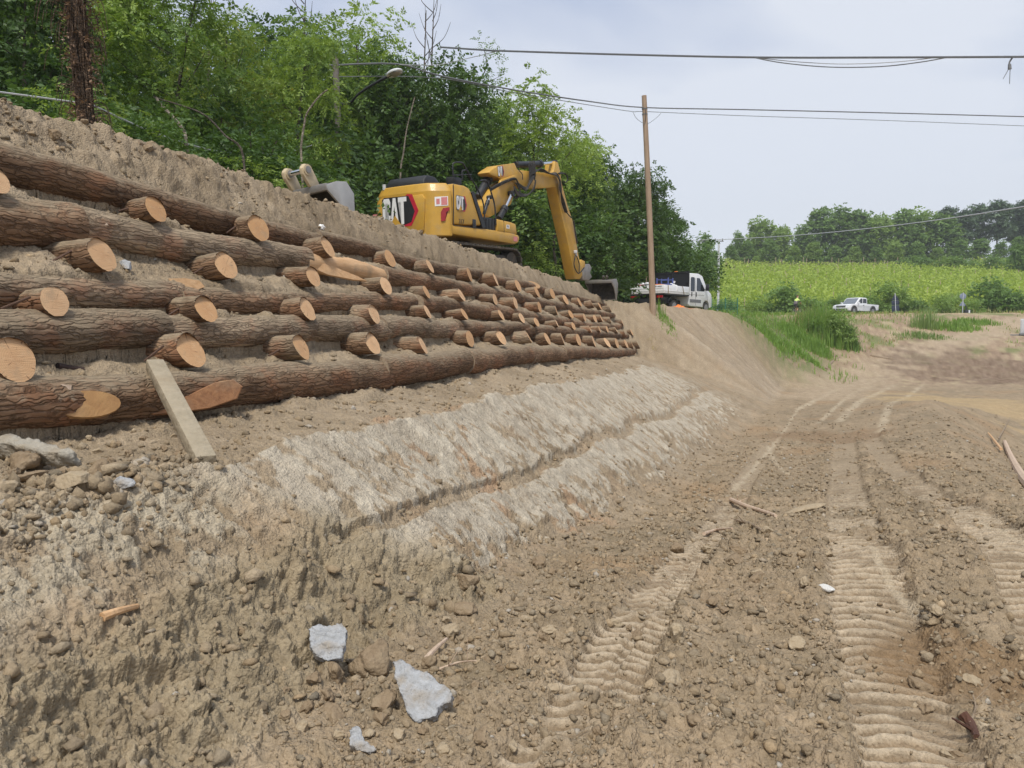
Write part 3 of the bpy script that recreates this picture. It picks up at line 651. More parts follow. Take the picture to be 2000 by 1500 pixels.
def chunk(name, poly, thick, mat, label, cat, nrm=(0, -.55, .8), lift=.0, rough=.008, cuts=5, seed=1, anchor=None, group=None):
    """a broken slab: outline read from the photo, set on a plane at its own place, with thickness"""
    ax, ay = anchor or (sum(p[0] for p in poly)/len(poly), max(p[1] for p in poly))
    A = hit(ax, ay) + np.array([0, 0, lift]); N = np.array(nrm, float); N /= np.linalg.norm(N)
    pts = []
    for px, py in poly:
        v = ray(px, py); k = np.dot(A-CAM, N)/np.dot(v, N); pts.append(CAM+v*k)
    c0 = np.mean(pts, 0)
    bm = bmesh.new(); up = [bm.verts.new(Vector(p-c0)) for p in pts]; lo = [bm.verts.new(Vector(p-c0-N*thick)) for p in pts]
    n = len(pts); fs = [bm.faces.new(up), bm.faces.new(lo[::-1])]
    for i in range(n): fs.append(bm.faces.new((up[(i+1) % n], up[i], lo[i], lo[(i+1) % n])))
    bmesh.ops.recalc_face_normals(bm, faces=fs); bmesh.ops.triangulate(bm, faces=bm.faces[:])
    sz = max(np.linalg.norm(p-c0) for p in pts)
    for _ in range(cuts):
        es = [e for e in bm.edges if e.calc_length() > sz*.09]
        if not es: break
        bmesh.ops.subdivide_edges(bm, edges=es, cuts=1); bmesh.ops.triangulate(bm, faces=[f for f in bm.faces if len(f.verts) > 3])
    bm.normal_update(); co = np.array([v.co for v in bm.verts])
    d1 = fbm(co[:, 0]*14+seed+co[:, 2]*9, co[:, 1]*14+co[:, 2]*11, 4, seed)*rough*2; d2 = fbm(co[:, 0]*60+co[:, 2]*41, co[:, 1]*60+co[:, 2]*37, 2, seed+5)*rough
    for v, a, b in zip(bm.verts, d1, d2): v.co += v.normal*float(a+b)
    me = bpy.data.meshes.new(name); bm.to_mesh(me); bm.free(); me.materials.append(mat)
    for p in me.polygons: p.use_smooth = True
    o = link(name, me, loc=tuple(c0)); tag(o, label, cat, group); return o
# ================================================================== THE LOG WALL
def log_mesh(P, r0, r1, seed, ns, nt_=40, mat=BARK, amp=.006, org=None, endmat=None):
    """P: centre points in world space; returns mesh in local space (x along the log) and its matrix"""
    P = np.asarray(P, float); d = P[-1]-P[0]; L = np.linalg.norm(d); ex = d/L
    up = np.array([0, 0, 1.]); ey = np.cross(up, ex); ey /= np.linalg.norm(ey); ez = np.cross(ex, ey)
    O = (P[0]+P[-1])/2 if org is None else np.asarray(org)
    seg = np.concatenate([[0], np.cumsum(np.linalg.norm(np.diff(P, axis=0), axis=1))]); u = np.linspace(0, seg[-1], ns)
    Q = np.stack([np.interp(u, seg, P[:, i]) for i in range(3)], 1)
    Lx = (Q-O)@ex; Ly = (Q-O)@ey; Lz = (Q-O)@ez
    th = np.linspace(0, 2*np.pi, nt_, endpoint=False)
    TH, UU = np.meshgrid(th, u)
    fr = (UU/seg[-1])
    rad = r0+(r1-r0)*fr
    cx, sx = np.cos(TH), np.sin(TH)
    rad = rad*(1+.13*fbm(UU*1.3+seed*7.3, cx*.6+sx*.35, 3, seed)) 
    rid = 1-2*np.abs(pn(UU*4.5+seed*3.1+.6*pn(TH*3, UU*2, seed+9), TH*r0*42/1.0, seed+3)); 
    k = ((TH*r0*42) % (2*np.pi*r0*42))
    rad = rad + amp*rid + amp*.8*pn(UU*18, np.sin(TH)*r0*60+np.cos(TH)*r0*47, seed+4)
    V = np.stack([np.broadcast_to(Lx[:, None], rad.shape), Ly[:, None]+rad*cx, Lz[:, None]+rad*sx], -1).reshape(-1, 3)
    i = np.arange(ns-1)[:, None]*nt_; j = np.arange(nt_)[None]; j2 = (j+1) % nt_
    F = np.stack([i+j, i+j2, i+nt_+j2, i+nt_+j], -1).reshape(-1, 4)
    M = Matrix(((ex[0], ey[0], ez[0], O[0]), (ex[1], ey[1], ez[1], O[1]), (ex[2], ey[2], ez[2], O[2]), (0, 0, 0, 1)))
    return V, F, M, nt_, ns
def disc(V, ring, nt_, tilt=0., bulge=.004, cen=None, flip=False, seed=0):
    """closed cut face fan with inner rings"""
    rim = V[ring]; c = rim.mean(0); out = []; Fq = []
    K = [1, .8, .55, .3, .08]
    for k in K: out.append(c+(rim-c)*k + np.array([bulge*(1-k)*(1 if not flip else -1), 0, 0]))
    VV = np.concatenate(out)
    for a in range(len(K)-1):
        j = np.arange(nt_); j2 = (j+1) % nt_; Fq.append(np.stack([a*nt_+j, a*nt_+j2, (a+1)*nt_+j2, (a+1)*nt_+j], -1))
    Fq = np.concatenate(Fq); VV = np.concatenate([VV, [VV[-nt_:].mean(0)]])
    j = np.arange(nt_); fan = np.stack([(len(K)-1)*nt_+j, (len(K)-1)*nt_+(j+1) % nt_, np.full(nt_, len(VV)-1), np.full(nt_, len(VV)-1)], -1)
    Ft = np.concatenate([Fq, fan]); 
    if flip: Ft = Ft[:, ::-1]
    return VV, Ft
def tri_fix(F):     # quads with a repeated corner become triangles -> build through pydata
    return [tuple(dict.fromkeys(map(int, f))) for f in F]
def cut_face(name, V, F, parent, mat):
    me = bpy.data.meshes.new(name); me.from_pydata([tuple(v) for v in V], [], tri_fix(F)); me.materials.append(mat); me.update()
    return link(name, me, parent)
RN = ['top', 'second', 'third', 'fourth', 'bottom']; ORD = ['first', 'second', 'third', 'fourth', 'fifth', 'sixth', 'seventh', 'eighth', 'ninth', 'tenth', 'eleventh', 'twelfth', 'thirteenth', 'fourteenth', 'fifteenth', 'sixteenth', 'seventeenth', 'eighteenth', 'nineteenth', 'twentieth']
def s_of(i, px):
    a = np.array(ROWPX[i], float); py = np.interp(px, a[:, 0], a[:, 1])
    if px < 0: py = a[0, 1]
    P = on_wall(px, py, .10); return st(P[0], P[1])[0]
LOGS = [  # row, from px, to px, radius left, radius right, grey bark?
 [(-260, 622, .19, .135, 0), (612, 935, .135, .12, 0), (928, 1062, .12, .115, 0), (1050, 1216, .12, .11, 0)],
 [(-260, 137, .185, .185, 0), (132, 592, .165, .15, 1), (586, 748, .135, .13, 2), (742, 1000, .15, .14, 0), (992, 1110, .14, .13, 0), (1102, 1230, .13, .12, 0)],
 [(-260, 345, .125, .12, 1), (338, 802, .135, .125, 0), (812, 950, .14, .15, 0), (942, 1112, .16, .13, 0), (1100, 1246, .13, .12, 0)],
 [(-260, 310, .15, .15, 1), (302, 745, .15, .15, 1), (735, 890, .155, .15, 1), (880, 1025, .15, .15, 0), (1012, 1132, .15, .14, 0), (1122, 1248, .14, .13, 0)],
 [(-260, 236, .15, .17, 0), (228, 738, .17, .21, 0), (730, 912, .21, .19, 0), (904, 1037, .21, .19, 0), (1030, 1100, .19, .18, 0), (1092, 1236, .19, .16, 0)]]
LOGO = {}
for ri, lst in enumerate(LOGS):
    for li, (a, b, r0, r1, gry) in enumerate(lst):
        sa = st(*rowpt(ri, 0)[:2])[0] if False else (ROWS[ri][0][0]+3 if a < 0 else s_of(ri, a)); sb = s_of(ri, b)
        P = np.array([rowpt(ri, q) for q in np.linspace(sa, sb, 14)])
        P[:, 2] += .028*np.sin(np.linspace(0, 3, 14)*1.7+li*2+ri); P[:, 1] += .02*np.sin(np.linspace(0, 5, 14)+li+ri*2); L = sb-sa
        dist = max(4.5, np.linalg.norm(P[7]-CAM))
        ns = int(min(220, max(24, L/(.0028*dist)))); ntt = int(min(56, max(16, 330/dist)))
        mat = [BARK, BARK_G, RAW][gry]
        V, F, M, ntt, ns = log_mesh(P, r0, r1, ri*10+li, ns, ntt, mat, amp=.007 if gry != 2 else .003)
        pos = 'leftmost' if li == 0 else ('rightmost' if li == len(lst)-1 else ORD[li]+' from the left')
        look = ['dark rough-barked log along wall', 'greyish weathered log along wall', 'short log with split bare face'][gry]
        root = empty('horizontal_log'); root.matrix_world = M; link('bark', npmesh('bark', V, F, mat), root)
        tag(root, f'{look}, {pos} in the {RN[ri]} row of logs', 'log', 'horizontal logs of the timber retaining wall')
        for end in (0, 1):
            if end == 0 and a < 0: continue
            ring = np.arange(ntt) + (0 if end == 0 else (ns-1)*ntt)
            VV, FF = disc(V, ring, ntt, flip=(end == 0)); cut_face('cut_end', VV, FF, root, OLDW)
        LOGO[(ri, li)] = root
for ri, lst in enumerate(STUBS):
    for li, (px, py, hp) in enumerate(lst):
        Pf = on_wall(px, py, -.20+rnd.uniform(-.04, .04))
        dist = np.dot(Pf-CAM, [0, cP, -sP]); r = min(.185, max(.10, hp*dist/1500/2))
        ax = np.array([-(-UY), -UX, 0.]) ; ax = np.array([UY, -UX, 0.])          # straight out of the wall
        yaw = rnd.uniform(-.18, .18); ax = np.array([ax[0]*math.cos(yaw)-ax[1]*math.sin(yaw), ax[0]*math.sin(yaw)+ax[1]*math.cos(yaw), rnd.uniform(-.02, .14)]); ax /= np.linalg.norm(ax)
        A = Pf - ax*.62
        ns, ntt = (34, 44) if dist < 10 else (16, 26)
        if dist > 18: ns, ntt = 8, 16
        V, F, M, ntt, ns = log_mesh([A, Pf], r*1.02, r, 100+ri*20+li, ns, ntt, BARK, amp=.005 if dist < 12 else .003, org=Pf)
        ring = np.arange(ntt)+(ns-1)*ntt
        # the saw cut is not quite square
        sl_ = rnd.uniform(-.28, .28); sv_ = rnd.uniform(-.12, .3)
        V[ring, 0] += V[ring, 1]*sl_*.5 - V[ring, 2]*(.30+sv_*.6)
        root = empty('log_stub'); root.matrix_world = M; link('bark', npmesh('bark', V, F, BARK if (li+ri) % 5 else BARK_G), root)
        VV, FF = disc(V, ring, ntt, flip=False); cut_face('cut_face', VV, FF, root, CUT)
        row_n = ['top', 'second', 'third', 'bottom'][ri]
        tag(root, f'sawn log end jutting from wall, {ORD[li]} from left in {row_n} row of stubs', 'log end', 'sawn log ends sticking out of the timber wall')
# ================================================================== EXCAVATOR
YEL = simple('machine_yellow', (.55, .315, .045), .5, 0, .10, 3., coat=.12, dirt=((.38, .27, .13), .7))
BLK = simple('black_paint', (.022, .023, .026), .5, 0, .2); RUB = simple('rubber', (.03, .029, .028), .8, 0, .2, dirt=((.22, .17, .11), .6))
STL = simple('worn_steel', (.30, .28, .26), .5, .6, .2, 5., dirt=((.33, .26, .18), .7)); CHR = simple('chrome', (.75, .76, .78), .16, 1., .05); GRYP = simple('grey_plastic', (.16, .165, .17), .6)
WHT = simple('white_paint', (.78, .79, .80), .35, 0, .03, 2., coat=.3, dirt=((.5, .46, .38), .25)); WSTK = simple('white_sticker', (.8, .8, .8), .5, 0, .02); RED = simple('red_paint', (.50, .025, .05), .4); PINK = simple('faded_red_sticker', (.62, .22, .22), .5)
GLS = simple('dark_glass', (.02, .025, .03), .08, 0, .1, spec=.8); LGREY = simple('light_grey', (.55, .56, .57), .5); BLU = simple('blue_plastic', (.10, .14, .40), .5); ORG = simple('orange_plastic', (.85, .22, .04), .6)
DKSTL = simple('dirty_track_steel', (.085, .075, .062), .8, .3, .3, 9., dirt=((.27, .21, .14), .7)); TAILR = simple('tail_lens', (.32, .015, .02), .2)
LC = [(.95,.66),(.95,.85),(.8,1),(.2,1),(0,.85),(0,.15),(.2,0),(.8,0),(.95,.15),(.95,.36),(.68,.36),(.68,.22),(.62,.17),(.36,.17),(.3,.22),(.3,.78),(.36,.83),(.62,.83),(.68,.78),(.68,.66)]
LA = [(0,0),(.34,1),(.66,1),(1,0),(.72,0),(.5,.72),(.28,0)]
LT = [(0,1),(1,1),(1,.83),(.66,.83),(.66,0),(.34,0),(.34,.83),(0,.83)]
def sheets(name, polys, fn, depth, mat, parent):
    """flat pieces: polygons (a,b) mapped by fn(a,b,h) and given a small thickness"""
    bm = bmesh.new()
    for P in polys:
        a = [bm.verts.new(fn(*p, 0)) for p in P]; b = [bm.verts.new(fn(*p, depth)) for p in P]; n = len(P)
        fs = [bm.faces.new(a), bm.faces.new(b)]
        for i in range(n): fs.append(bm.faces.new((a[i], a[(i+1) % n], b[(i+1) % n], b[i])))
        bmesh.ops.triangulate(bm, faces=fs[:2])
    bmesh.ops.recalc_face_normals(bm, faces=bm.faces[:])
    me = bpy.data.meshes.new(name); bm.to_mesh(me); bm.free(); me.materials.append(mat); return link(name, me, parent)
def badge(parent, fn, w_, h_, dark=True):
    """hexagonal maker's badge with the letters CAT; fn maps (a right, b up, h out) to 3D"""
    X = lambda p: [(a*w_, b*h_) for a, b in p]
    hexr = X([(.42,-.02),(.80,-.02),(1.0,.45),(.84,1.0),(.70,1.02),(.60,.9),(.60,.2)])
    bd = sheets('badge', [hexr], lambda a, b, h: fn(a, b, .004+h), .004, RED, parent)
    sheets('badge_field', [X([(.0,.04),(.02,.0),(.52,.0),(.80,.10),(.90,.45),(.74,.96),(.06,.98),(.0,.92)])], lambda a, b, h: fn(a, b, .009+h), .003, BLK if dark else LGREY, bd)
    L = [[((x0+u*.235)*w_, (.06+v*.88)*h_) for u, v in P] for P, x0 in ((LC, .01), (LA, .225), (LT, .45))]
    sheets('letters', L, lambda a, b, h: fn(a, b, .013+h), .004, WSTK, bd)
    sheets('triangle', [X([(.19,-.02),(.355,.36),(.53,.03)])], lambda a, b, h: fn(a, b, .018+h), .004, YEL, bd)
EXS, EXT = (-1.8, 22.5), R(31)
ex = empty('excavator'); ex.matrix_world = Matrix.Translation((*EXS, 3.30)) @ Matrix.Rotation(math.pi/2-EXT, 4, 'Z') @ Matrix.Rotation(R(-2.2), 4, 'Y')
tag(ex, 'yellow tracked excavator working on top of the bank, boom raised and bucket lowered', 'excavator')
EXI = np.array(ex.matrix_world.inverted())
def bp(px, py, l=-.2):
    o = EXI[:3, :3]@CAM + EXI[:3, 3]; v = EXI[:3, :3]@ray(px, py); k = (l-o[1])/v[1]; p = o+v*k; return (float(p[0]), float(p[2]))
def bps(L, l): return [bp(a, b, l) for a, b in L]
def c2(L): return [(900+a/7.5, 300+b/7.5) for a, b in L]
def c3_(L): return [(1040+a/7.142, 380+b/7.142) for a, b in L]
# running gear
for sg in (-1, 1):
    n = 46; Lh, hh = 1.55, .40
    pts = []
    for i in range(n):                                # stadium loop
        u = i/n*(4*Lh+2*math.pi*hh)
        if u < 2*Lh: pts.append((-Lh+u, 2*hh, 0))
        elif u < 2*Lh+math.pi*hh: a = (u-2*Lh)/hh; pts.append((Lh+math.sin(a)*hh, hh+math.cos(a)*hh, a))
        elif u < 4*Lh+math.pi*hh: pts.append((Lh-(u-2*Lh-math.pi*hh), 0, math.pi))
        else: a = (u-4*Lh-math.pi*hh)/hh; pts.append((-Lh-math.sin(a)*hh, hh-math.cos(a)*hh, math.pi+a))
    mb = MB()
    for x_, z_, a in pts:
        mb.box((x_, sg*1.0, z_), (.17, .58, .035), Euler((0, a, 0)).to_matrix()); mb.box((x_+.04*math.sin(a), sg*1.0, z_+.03*math.cos(a)), (.03, .58, .045), Euler((0, a, 0)).to_matrix())
    tr = mb.build('track', DKSTL, ex, False)
    mb = MB(); mb.prism([(-1.3,.14),(1.3,.14),(1.45,.4),(1.2,.62),(-1.2,.62),(-1.45,.4)], sg*1.0-.14, sg*1.0+.14, bev=.03)
    for q in (-1.1, -.55, 0, .55, 1.1): mb.cyl((q, sg*1.0-.2, .16), (q, sg*1.0+.2, .16), .13)
    for q in (-1.55, 1.55): mb.cyl((q, sg*1.0-.17, .40), (q, sg*1.0+.17, .40), .33, n=18)
    mb.build('track_frame', DKSTL, tr)
mb = MB(); mb.box((0, 0, .5), (1.5, 1.6, .4), bev=.05); mb.cyl((0, 0, .66), (0, 0, .97), .62, n=28); mb.build('undercarriage', DKSTL, ex)
# upper body
skirt = bps([(884,457),(884,438),(930,444),(1003,455),(1013,459),(1016,466),(1013,474),(1006,477)], -1.25)
mb = MB(); mb.prism(skirt, -1.25, 1.25, bev=.05); mb.build('platform', YEL, ex)
zb = skirt[0][1]; ft = skirt[0][0]
zt_ = bp(884, 357, -1.25)[1]
hp_ = [(ft+.02,-1.25),(ft-.06,-1.24),(ft-.36,-.90),(ft-.42,-.76),(ft-.455,-.3)]; plan = hp_+[(a_, -b_) for a_, b_ in hp_[::-1]]
def shr(k, d=0): return [(ft+(a-ft)*k+d*0, b*(k+.02)) for a, b in plan]
mb = MB(); mb.prism(plan, zb-.06, zt_-.22, 'z', bev=.0); mb.prism(plan, zt_-.22, zt_, 'z', inset=shr(.86)); bmesh.ops.remove_doubles(mb.bm, verts=mb.bm.verts[:], dist=.001)
cwm = mb.mesh('counterweight', YEL, True); cw = link('counterweight', cwm, ex); bv = cw.modifiers.new('soft', 'BEVEL'); bv.width = .06; bv.segments = 3; bv.limit_method = 'ANGLE'; bv.angle_limit = R(25)
xr = ft-.45
mb = MB(); mb.prism([(-.66, zb+.10), (.86, zb+.10), (.90, zt_-.42), (.8, zt_-.30), (-.64, zt_-.30), (-.72, zt_-.42)], xr-.03, xr+.10, 'x', bev=.02); mb.build('rear_panel', YEL, cw)
bw_, bh_ = 1.22, .80
badge(cw, lambda a, b, h: (xr-.03-h, .70-a, zb+.26+b), bw_, bh_)
cf = lambda a, b, h: (ft-.36+.66*a-.75*(h+.002), -.90-.75*a-.66*(h+.002), b)
sheets('warning_sticker', [[(.05,zt_-.62),(.40,zt_-.60),(.40,zt_-.36),(.05,zt_-.38)]], cf, .006, WSTK, cw)
sheets('warning_print', [[(.22,zt_-.59),(.38,zt_-.58),(.38,zt_-.38),(.22,zt_-.39)], [(.09,zt_-.57),(.18,zt_-.56),(.18,zt_-.42),(.09,zt_-.43)]], lambda a, b, h: cf(a, b, h+.007), .004, PINK, cw)
sheets('warning_sticker', [[(0,0),(.18,0),(.18,.20),(0,.20)]], lambda a, b, h: (ft-.37-h, 1.10-a, zb+.45+b), .05, PINK, cw)
sheets('tail_light', [[(.20,zb+.32),(.31,zb+.34),(.34,zb+.56),(.43,zb+.61),(.43,zb+.69),(.26,zb+.66),(.20,zb+.56)]], cf, .03, TAILR, cw)
# engine side and hoods
side = bps([(885,438),(885,358),(908,362),(917,367),(922,377),(942,441)], -1.25)
mb = MB(); mb.prism(side, -1.25, -.42, bev=.07); mb.build('engine_cover', YEL, ex)
mb = MB(); mb.prism([(ft, zb+.2), (ft, zt_-.05), (ft+.9, zt_-.12), (ft+.9, zb+.2)], -.40, 1.24, bev=.05); mb.build('engine_cover', YEL, ex)
pfr = bps([(920,376),(925,374),(948,444),(942,446)], -1.25); mb = MB(); mb.prism(pfr, -1.27, -.45); mb.build('cover_edge', BLK, ex)
o_ = bp(890, 404, -1.25); badge(ex, lambda a, b, h: (o_[0]+.02+a, -1.252-h, o_[1]-.08+b), .50, .40)
tx = bpy.data.curves.new('model_text', 'FONT'); tx.body = '317'; tx.size = .17; tx.extrude = .003; tx.align_x = 'LEFT'
tob = bpy.data.objects.new('model_text', tx); col.objects.link(tob); tob.parent = ex; p_ = bp(896, 436, -1.25); tob.location = (p_[0], -1.254, p_[1]); tob.rotation_euler = (math.pi/2, 0, 0); tx.materials.append(BLK)
bpy.context.view_layer.update(); m2_ = bpy.data.meshes.new_from_object(tob.evaluated_get(bpy.context.evaluated_depsgraph_get())); t2_ = link('model_text', m2_, ex, tob.location); t2_.rotation_euler = tob.rotation_euler; bpy.data.objects.remove(tob)
p_ = bp(926, 437, -1.25); mb = MB(); mb.box((p_[0], -1.255, p_[1]), (.16, .02, .24), bev=.01); mb.build('latch', BLK, ex)
mb = MB()
for L in ([(886.5,440),(885.5,440),(885,360),(886,360)], [(886,439.5),(886,440.6),(943,447.2),(943,446.2)]): mb.prism(bps(L, -1.25), -1.2535, -1.24)
mb.build('panel_seam', BLK, ex)
mb = MB(); mb.prism([(ft-.28, zt_-.02), (ft-.22, zt_+.14), (ft-.10, zt_+.26), (ft+.25, zt_+.26), (ft+.55, zt_+.08), (ft+.9, zt_-.05)], -.55, .75, bev=.05); mb.build('air_intake', BLK, ex)
mb = MB(); mb.prism([(ft+.2, zt_-.2), (ft+.25, zt_+.03), (ft+.8, zt_+.0), (ft+1.02, zt_-.2)], -1.18, -.45, bev=.03); mb.box((ft+.55, -.95, zt_+.12), (.34, .30, .22), bev=.03); mb.build('step_plate', BLK, ex)
mb = MB(); mb.cyl((ft-.32, .75, zt_-.05), (ft-.32, .75, zt_+.1), .05); mb.build('camera_pod', LGREY, ex)
def rail(pix, l, r=.022, nm='handrail', l2=None):
    P = []
    for i, (a, b) in enumerate(pix):
        q = l if l2 is None else l+(l2-l)*i/(len(pix)-1); f_, z_ = bp(a, b, q); P.append((f_, q, z_))
    MB().tube(P, r, 8, True).build(nm, BLK, ex)
rail([(885,343),(884,325),(887,318),(901,317.5),(908,325),(921,350)], -1.15)
rail([(903,352),(902,337),(905,333),(912,333),(915,343),(920,352)], -.9)
rail([(885,342),(921,341)], -1.15, .016)
rail([(921,350),(931,366),(943,394),(946,420),(946.5,432)], -1.2)
rail([(937,353),(947,352),(953,358),(965,395),(967.5,420),(968.5,440)], -1.2)
# dark bay, toolbox with step
bay = bps([(944,447),(944,424),(972,428),(972,452)], -1.15); mb = MB(); mb.prism(bay, -1.18, -.4, bev=.02)
for q in (949, 955, 961): mb.prism(bps([(q,427),(q+2,427.3),(q+2,450),(q,449.6)], -1.18), -1.20, -1.17)
mb.build('battery_bay', BLK, ex)
tb = bps([(972,452),(972,427.5),(983,430),(1000,434),(1008,437),(1011,458)], -1.25); mb = MB(); mb.prism(tb, -1.25, -.6, bev=.05); tbo = mb.build('toolbox', YEL, ex)
mb = MB(); mb.prism(bps([(983.6,430.5),(984.2,430.5),(985.2,453.5),(984.6,453.5)], -1.25), -1.254, -1.24); mb.build('panel_seam', BLK, tbo)
f_, z_ = bp(989, 446, -1.25); sheets('number_plate', [[(0,0),(.17,0),(.17,.11),(0,.11)]], lambda a, b, h: (f_+a, -1.252-h, z_+b), .004, WSTK, tbo)
sheets('number_print', [[(.05,.03),(.07,.03),(.07,.09),(.05,.09)], [(.09,.03),(.11,.03),(.11,.09),(.09,.09)]], lambda a, b, h: (f_+a, -1.257-h, z_+b), .003, BLK, tbo)
f_, z_ = bp(1003, 471, -1.25); sheets('warning_sticker', [[(0,0),(.22,0),(.22,.14),(0,.14)]], lambda a, b, h: (f_+a, -1.252-h, z_+b), .004, PINK, ex)
# operator cab, low behind the engine covers on the far side
mb = MB(); mb.prism([(ft+.95, zb+.2), (ft+.95, zt_+.0), (ft+1.3, zt_+.1), (ft+2.1, zt_+.05), (ft+2.6, zb+.75), (ft+2.65, zb+.2)], .42, 1.22, bev=.06); cab = mb.build('cab', BLK, ex)
mb = MB(); mb.prism([(ft+1.08, zb+.75), (ft+1.1, zt_-.1), (ft+2.05, zt_-.05), (ft+2.45, zb+.75)], .40, 1.24); mb.build('window', GLS, cab)
# boom, stick
foot = bps(c2([(335,760),(340,890),(430,930),(510,885),(640,810),(735,745),(772,640),(790,480),(770,380),(640,400),(470,520),(400,620)]), -.2)
mb = MB(); mb.prism(foot, -.2, .2, bev=.02); mb.build('boom_foot', YEL, ex)
upb = bps(c2([(412,275),(440,245),(550,172),(790,138),(830,235),(1060,262),(1325,290),(1400,330),(1425,420),(1385,490),(1200,507),(1000,502),(880,470),(790,430),(700,380),(620,395),(540,345),(440,312)]), -.22)
mb = MB(); mb.prism(upb, -.22, .22, bev=.025); ub = mb.build('boom', YEL, ex)
rib = bps(c2([(560,385),(760,318),(800,345),(770,372),(600,430),(540,440)]), -.2); mb = MB(); mb.prism(rib, -.30, -.2, bev=.015); mb.build('boom_link', YEL, ex)
f_, z_ = bp(*c2([(545,340)])[0], -.22); badge(ub, lambda a, b, h: (f_+a*.9-b*.12, -.222-h, z_+b+a*.18), .42, .32)
stick = bps(c2([(1382,108),(1425,130),(1462,270),(1478,420)])+[(1108.5,400),(1119,432),(1130,497),(1135.5,522),(1138,537),(1133,545),(1123,545)]+c3_([(500,700),(345,0)])+c2([(1392,500),(1340,300),(1368,240)]), -.2)
mb = MB(); mb.prism(stick, -.2, .2, bev=.02); stk = mb.build('stick', YEL, ex)
def cylr(a, b, c, l, r1, r2, nm='hydraulic_cylinder'):
    A, B_, C_ = [(*[bp(*q, l)[0]], l, bp(*q, l)[1]) for q in (a, b, c)]
    mb = MB(); mb.cyl(A, B_, r1, n=18); d = (Vector(B_)-Vector(A)).normalized(); mb.cyl(Vector(B_)-d*.12, Vector(B_)+d*.03, r1*1.22, n=18); o = mb.build(nm, BLK, ex)
    mb = MB(); mb.cyl(B_, C_, r2, n=14); mb.build('piston_rod', CHR, o); mb = MB(); cc = Vector(C_); mb.cyl((cc.x, l-.09, cc.z), (cc.x, l+.09, cc.z), r2*1.7); mb.build('pin', BLK, o)
cylr(*c2([(790,165), (1165,150), (1370,135)]), -.06, .105, .055)
cylr(*c2([(255,640), (400,370), (440,300)]), .10, .125, .06)
cylr(*c2([(560,950), (645,800), (742,585)]), -.30, .095, .052); cylr(*c2([(560,950), (645,800), (742,585)]), .30, .095, .052)
cylr(*c2([(340,880), (395,700), (425,640)]), -.28, .05, .035)
def hose(pix, l, r=.019, l2=None):
    P = []
    for i, (a, b) in enumerate(pix):
        q = l if l2 is None else l+(l2-l)*i/(len(pix)-1); f_, z_ = bp(a, b, q); P.append((f_, q, z_))
    MB().tube(P, r*1.35, 6, True).build('hose', RUB, ex)
for k in range(5):
    a = k*9
    hose(c2([(440,540-a*.9),(600,450-a*.8),(790,375-a*.4),(850,440+a*.5),(950,500+a*1.1),(1000,430+a),(1010+a*1.8,330),(1005+a*2.2,200-a)]), -.30-.012*k, .019)
for k in range(4): hose(c2([(780,480+k*14),(840,560+k*18),(960,600+k*6),(1060,540-k*8),(1095,420-k*10)]), -.34-.02*k, .018)
for k in range(4): hose(c2([(800+k*4,430),(870,520+k*25),(800,630+k*8),(760,590)]), -.33, .014)
for k in range(4): hose(c2([(1010+k*22,120-k*6),(1000+k*25,200),(1030+k*20,300),(1080,330+k*20)]), -.30, .018)
hose(c2([(830,90),(838,150),(850,240),(900,300),(905,380)]), -.28, .012)
for k in range(5): hose(c2([(1085,240+k*9),(1180,255-k*8),(1300,290),(1400,290+k*8),(1450,380+k*5),(1470-k*4,520),(1480+k*8,700),(1530+k*7,860)]), -.27-.02*k, .020)
hose(c2([(1440,300),(1520,290),(1562,340),(1545,420),(1500,400)]), -.3, .016); hose(c2([(1430,290),(1480,280),(1550,320),(1570,400)]), -.27, .016)
for k in range(3): hose([*c2([(1290+k*14,520),(1280+k*16,640),(1310+k*18,800),(1370+k*10,900)])], .24, .018)
hose(c3_([(400,0),(430,180),(520,300),(555,330)]), -.27, .016); hose(c3_([(575,360),(590,480),(625,680)]), -.25, .022); hose(c3_([(600,840),(580,980),(640,1100),(720,1020)]), -.28, .016); hose(c3_([(610,850),(650,960),(650,1090)]), -.28, .014)
f_, z_ = bp(*c3_([(600,800)])[0], -.25); mb = MB(); mb.box((f_, -.25, z_), (.1, .12, .12), bev=.02); mb.cyl((f_, -.25, z_), (f_+.05, -.27, z_-.15), .03); mb.build('valve', LGREY, stk)
mb = MB(); mb.prism(bps(c3_([(650,960),(680,905),(730,930),(735,1000),(700,1060),(650,1110)]), -.15), -.16, .16, bev=.02); mb.build('bucket_link', YEL, ex)
mb = MB(); mb.prism(bps(c3_([(690,1060),(740,980),(790,965),(825,1020),(800,1090),(830,1150),(780,1200),(700,1190)]), -.15), -.17, .17, bev=.03); mb.build('quick_coupler', STL, ex)
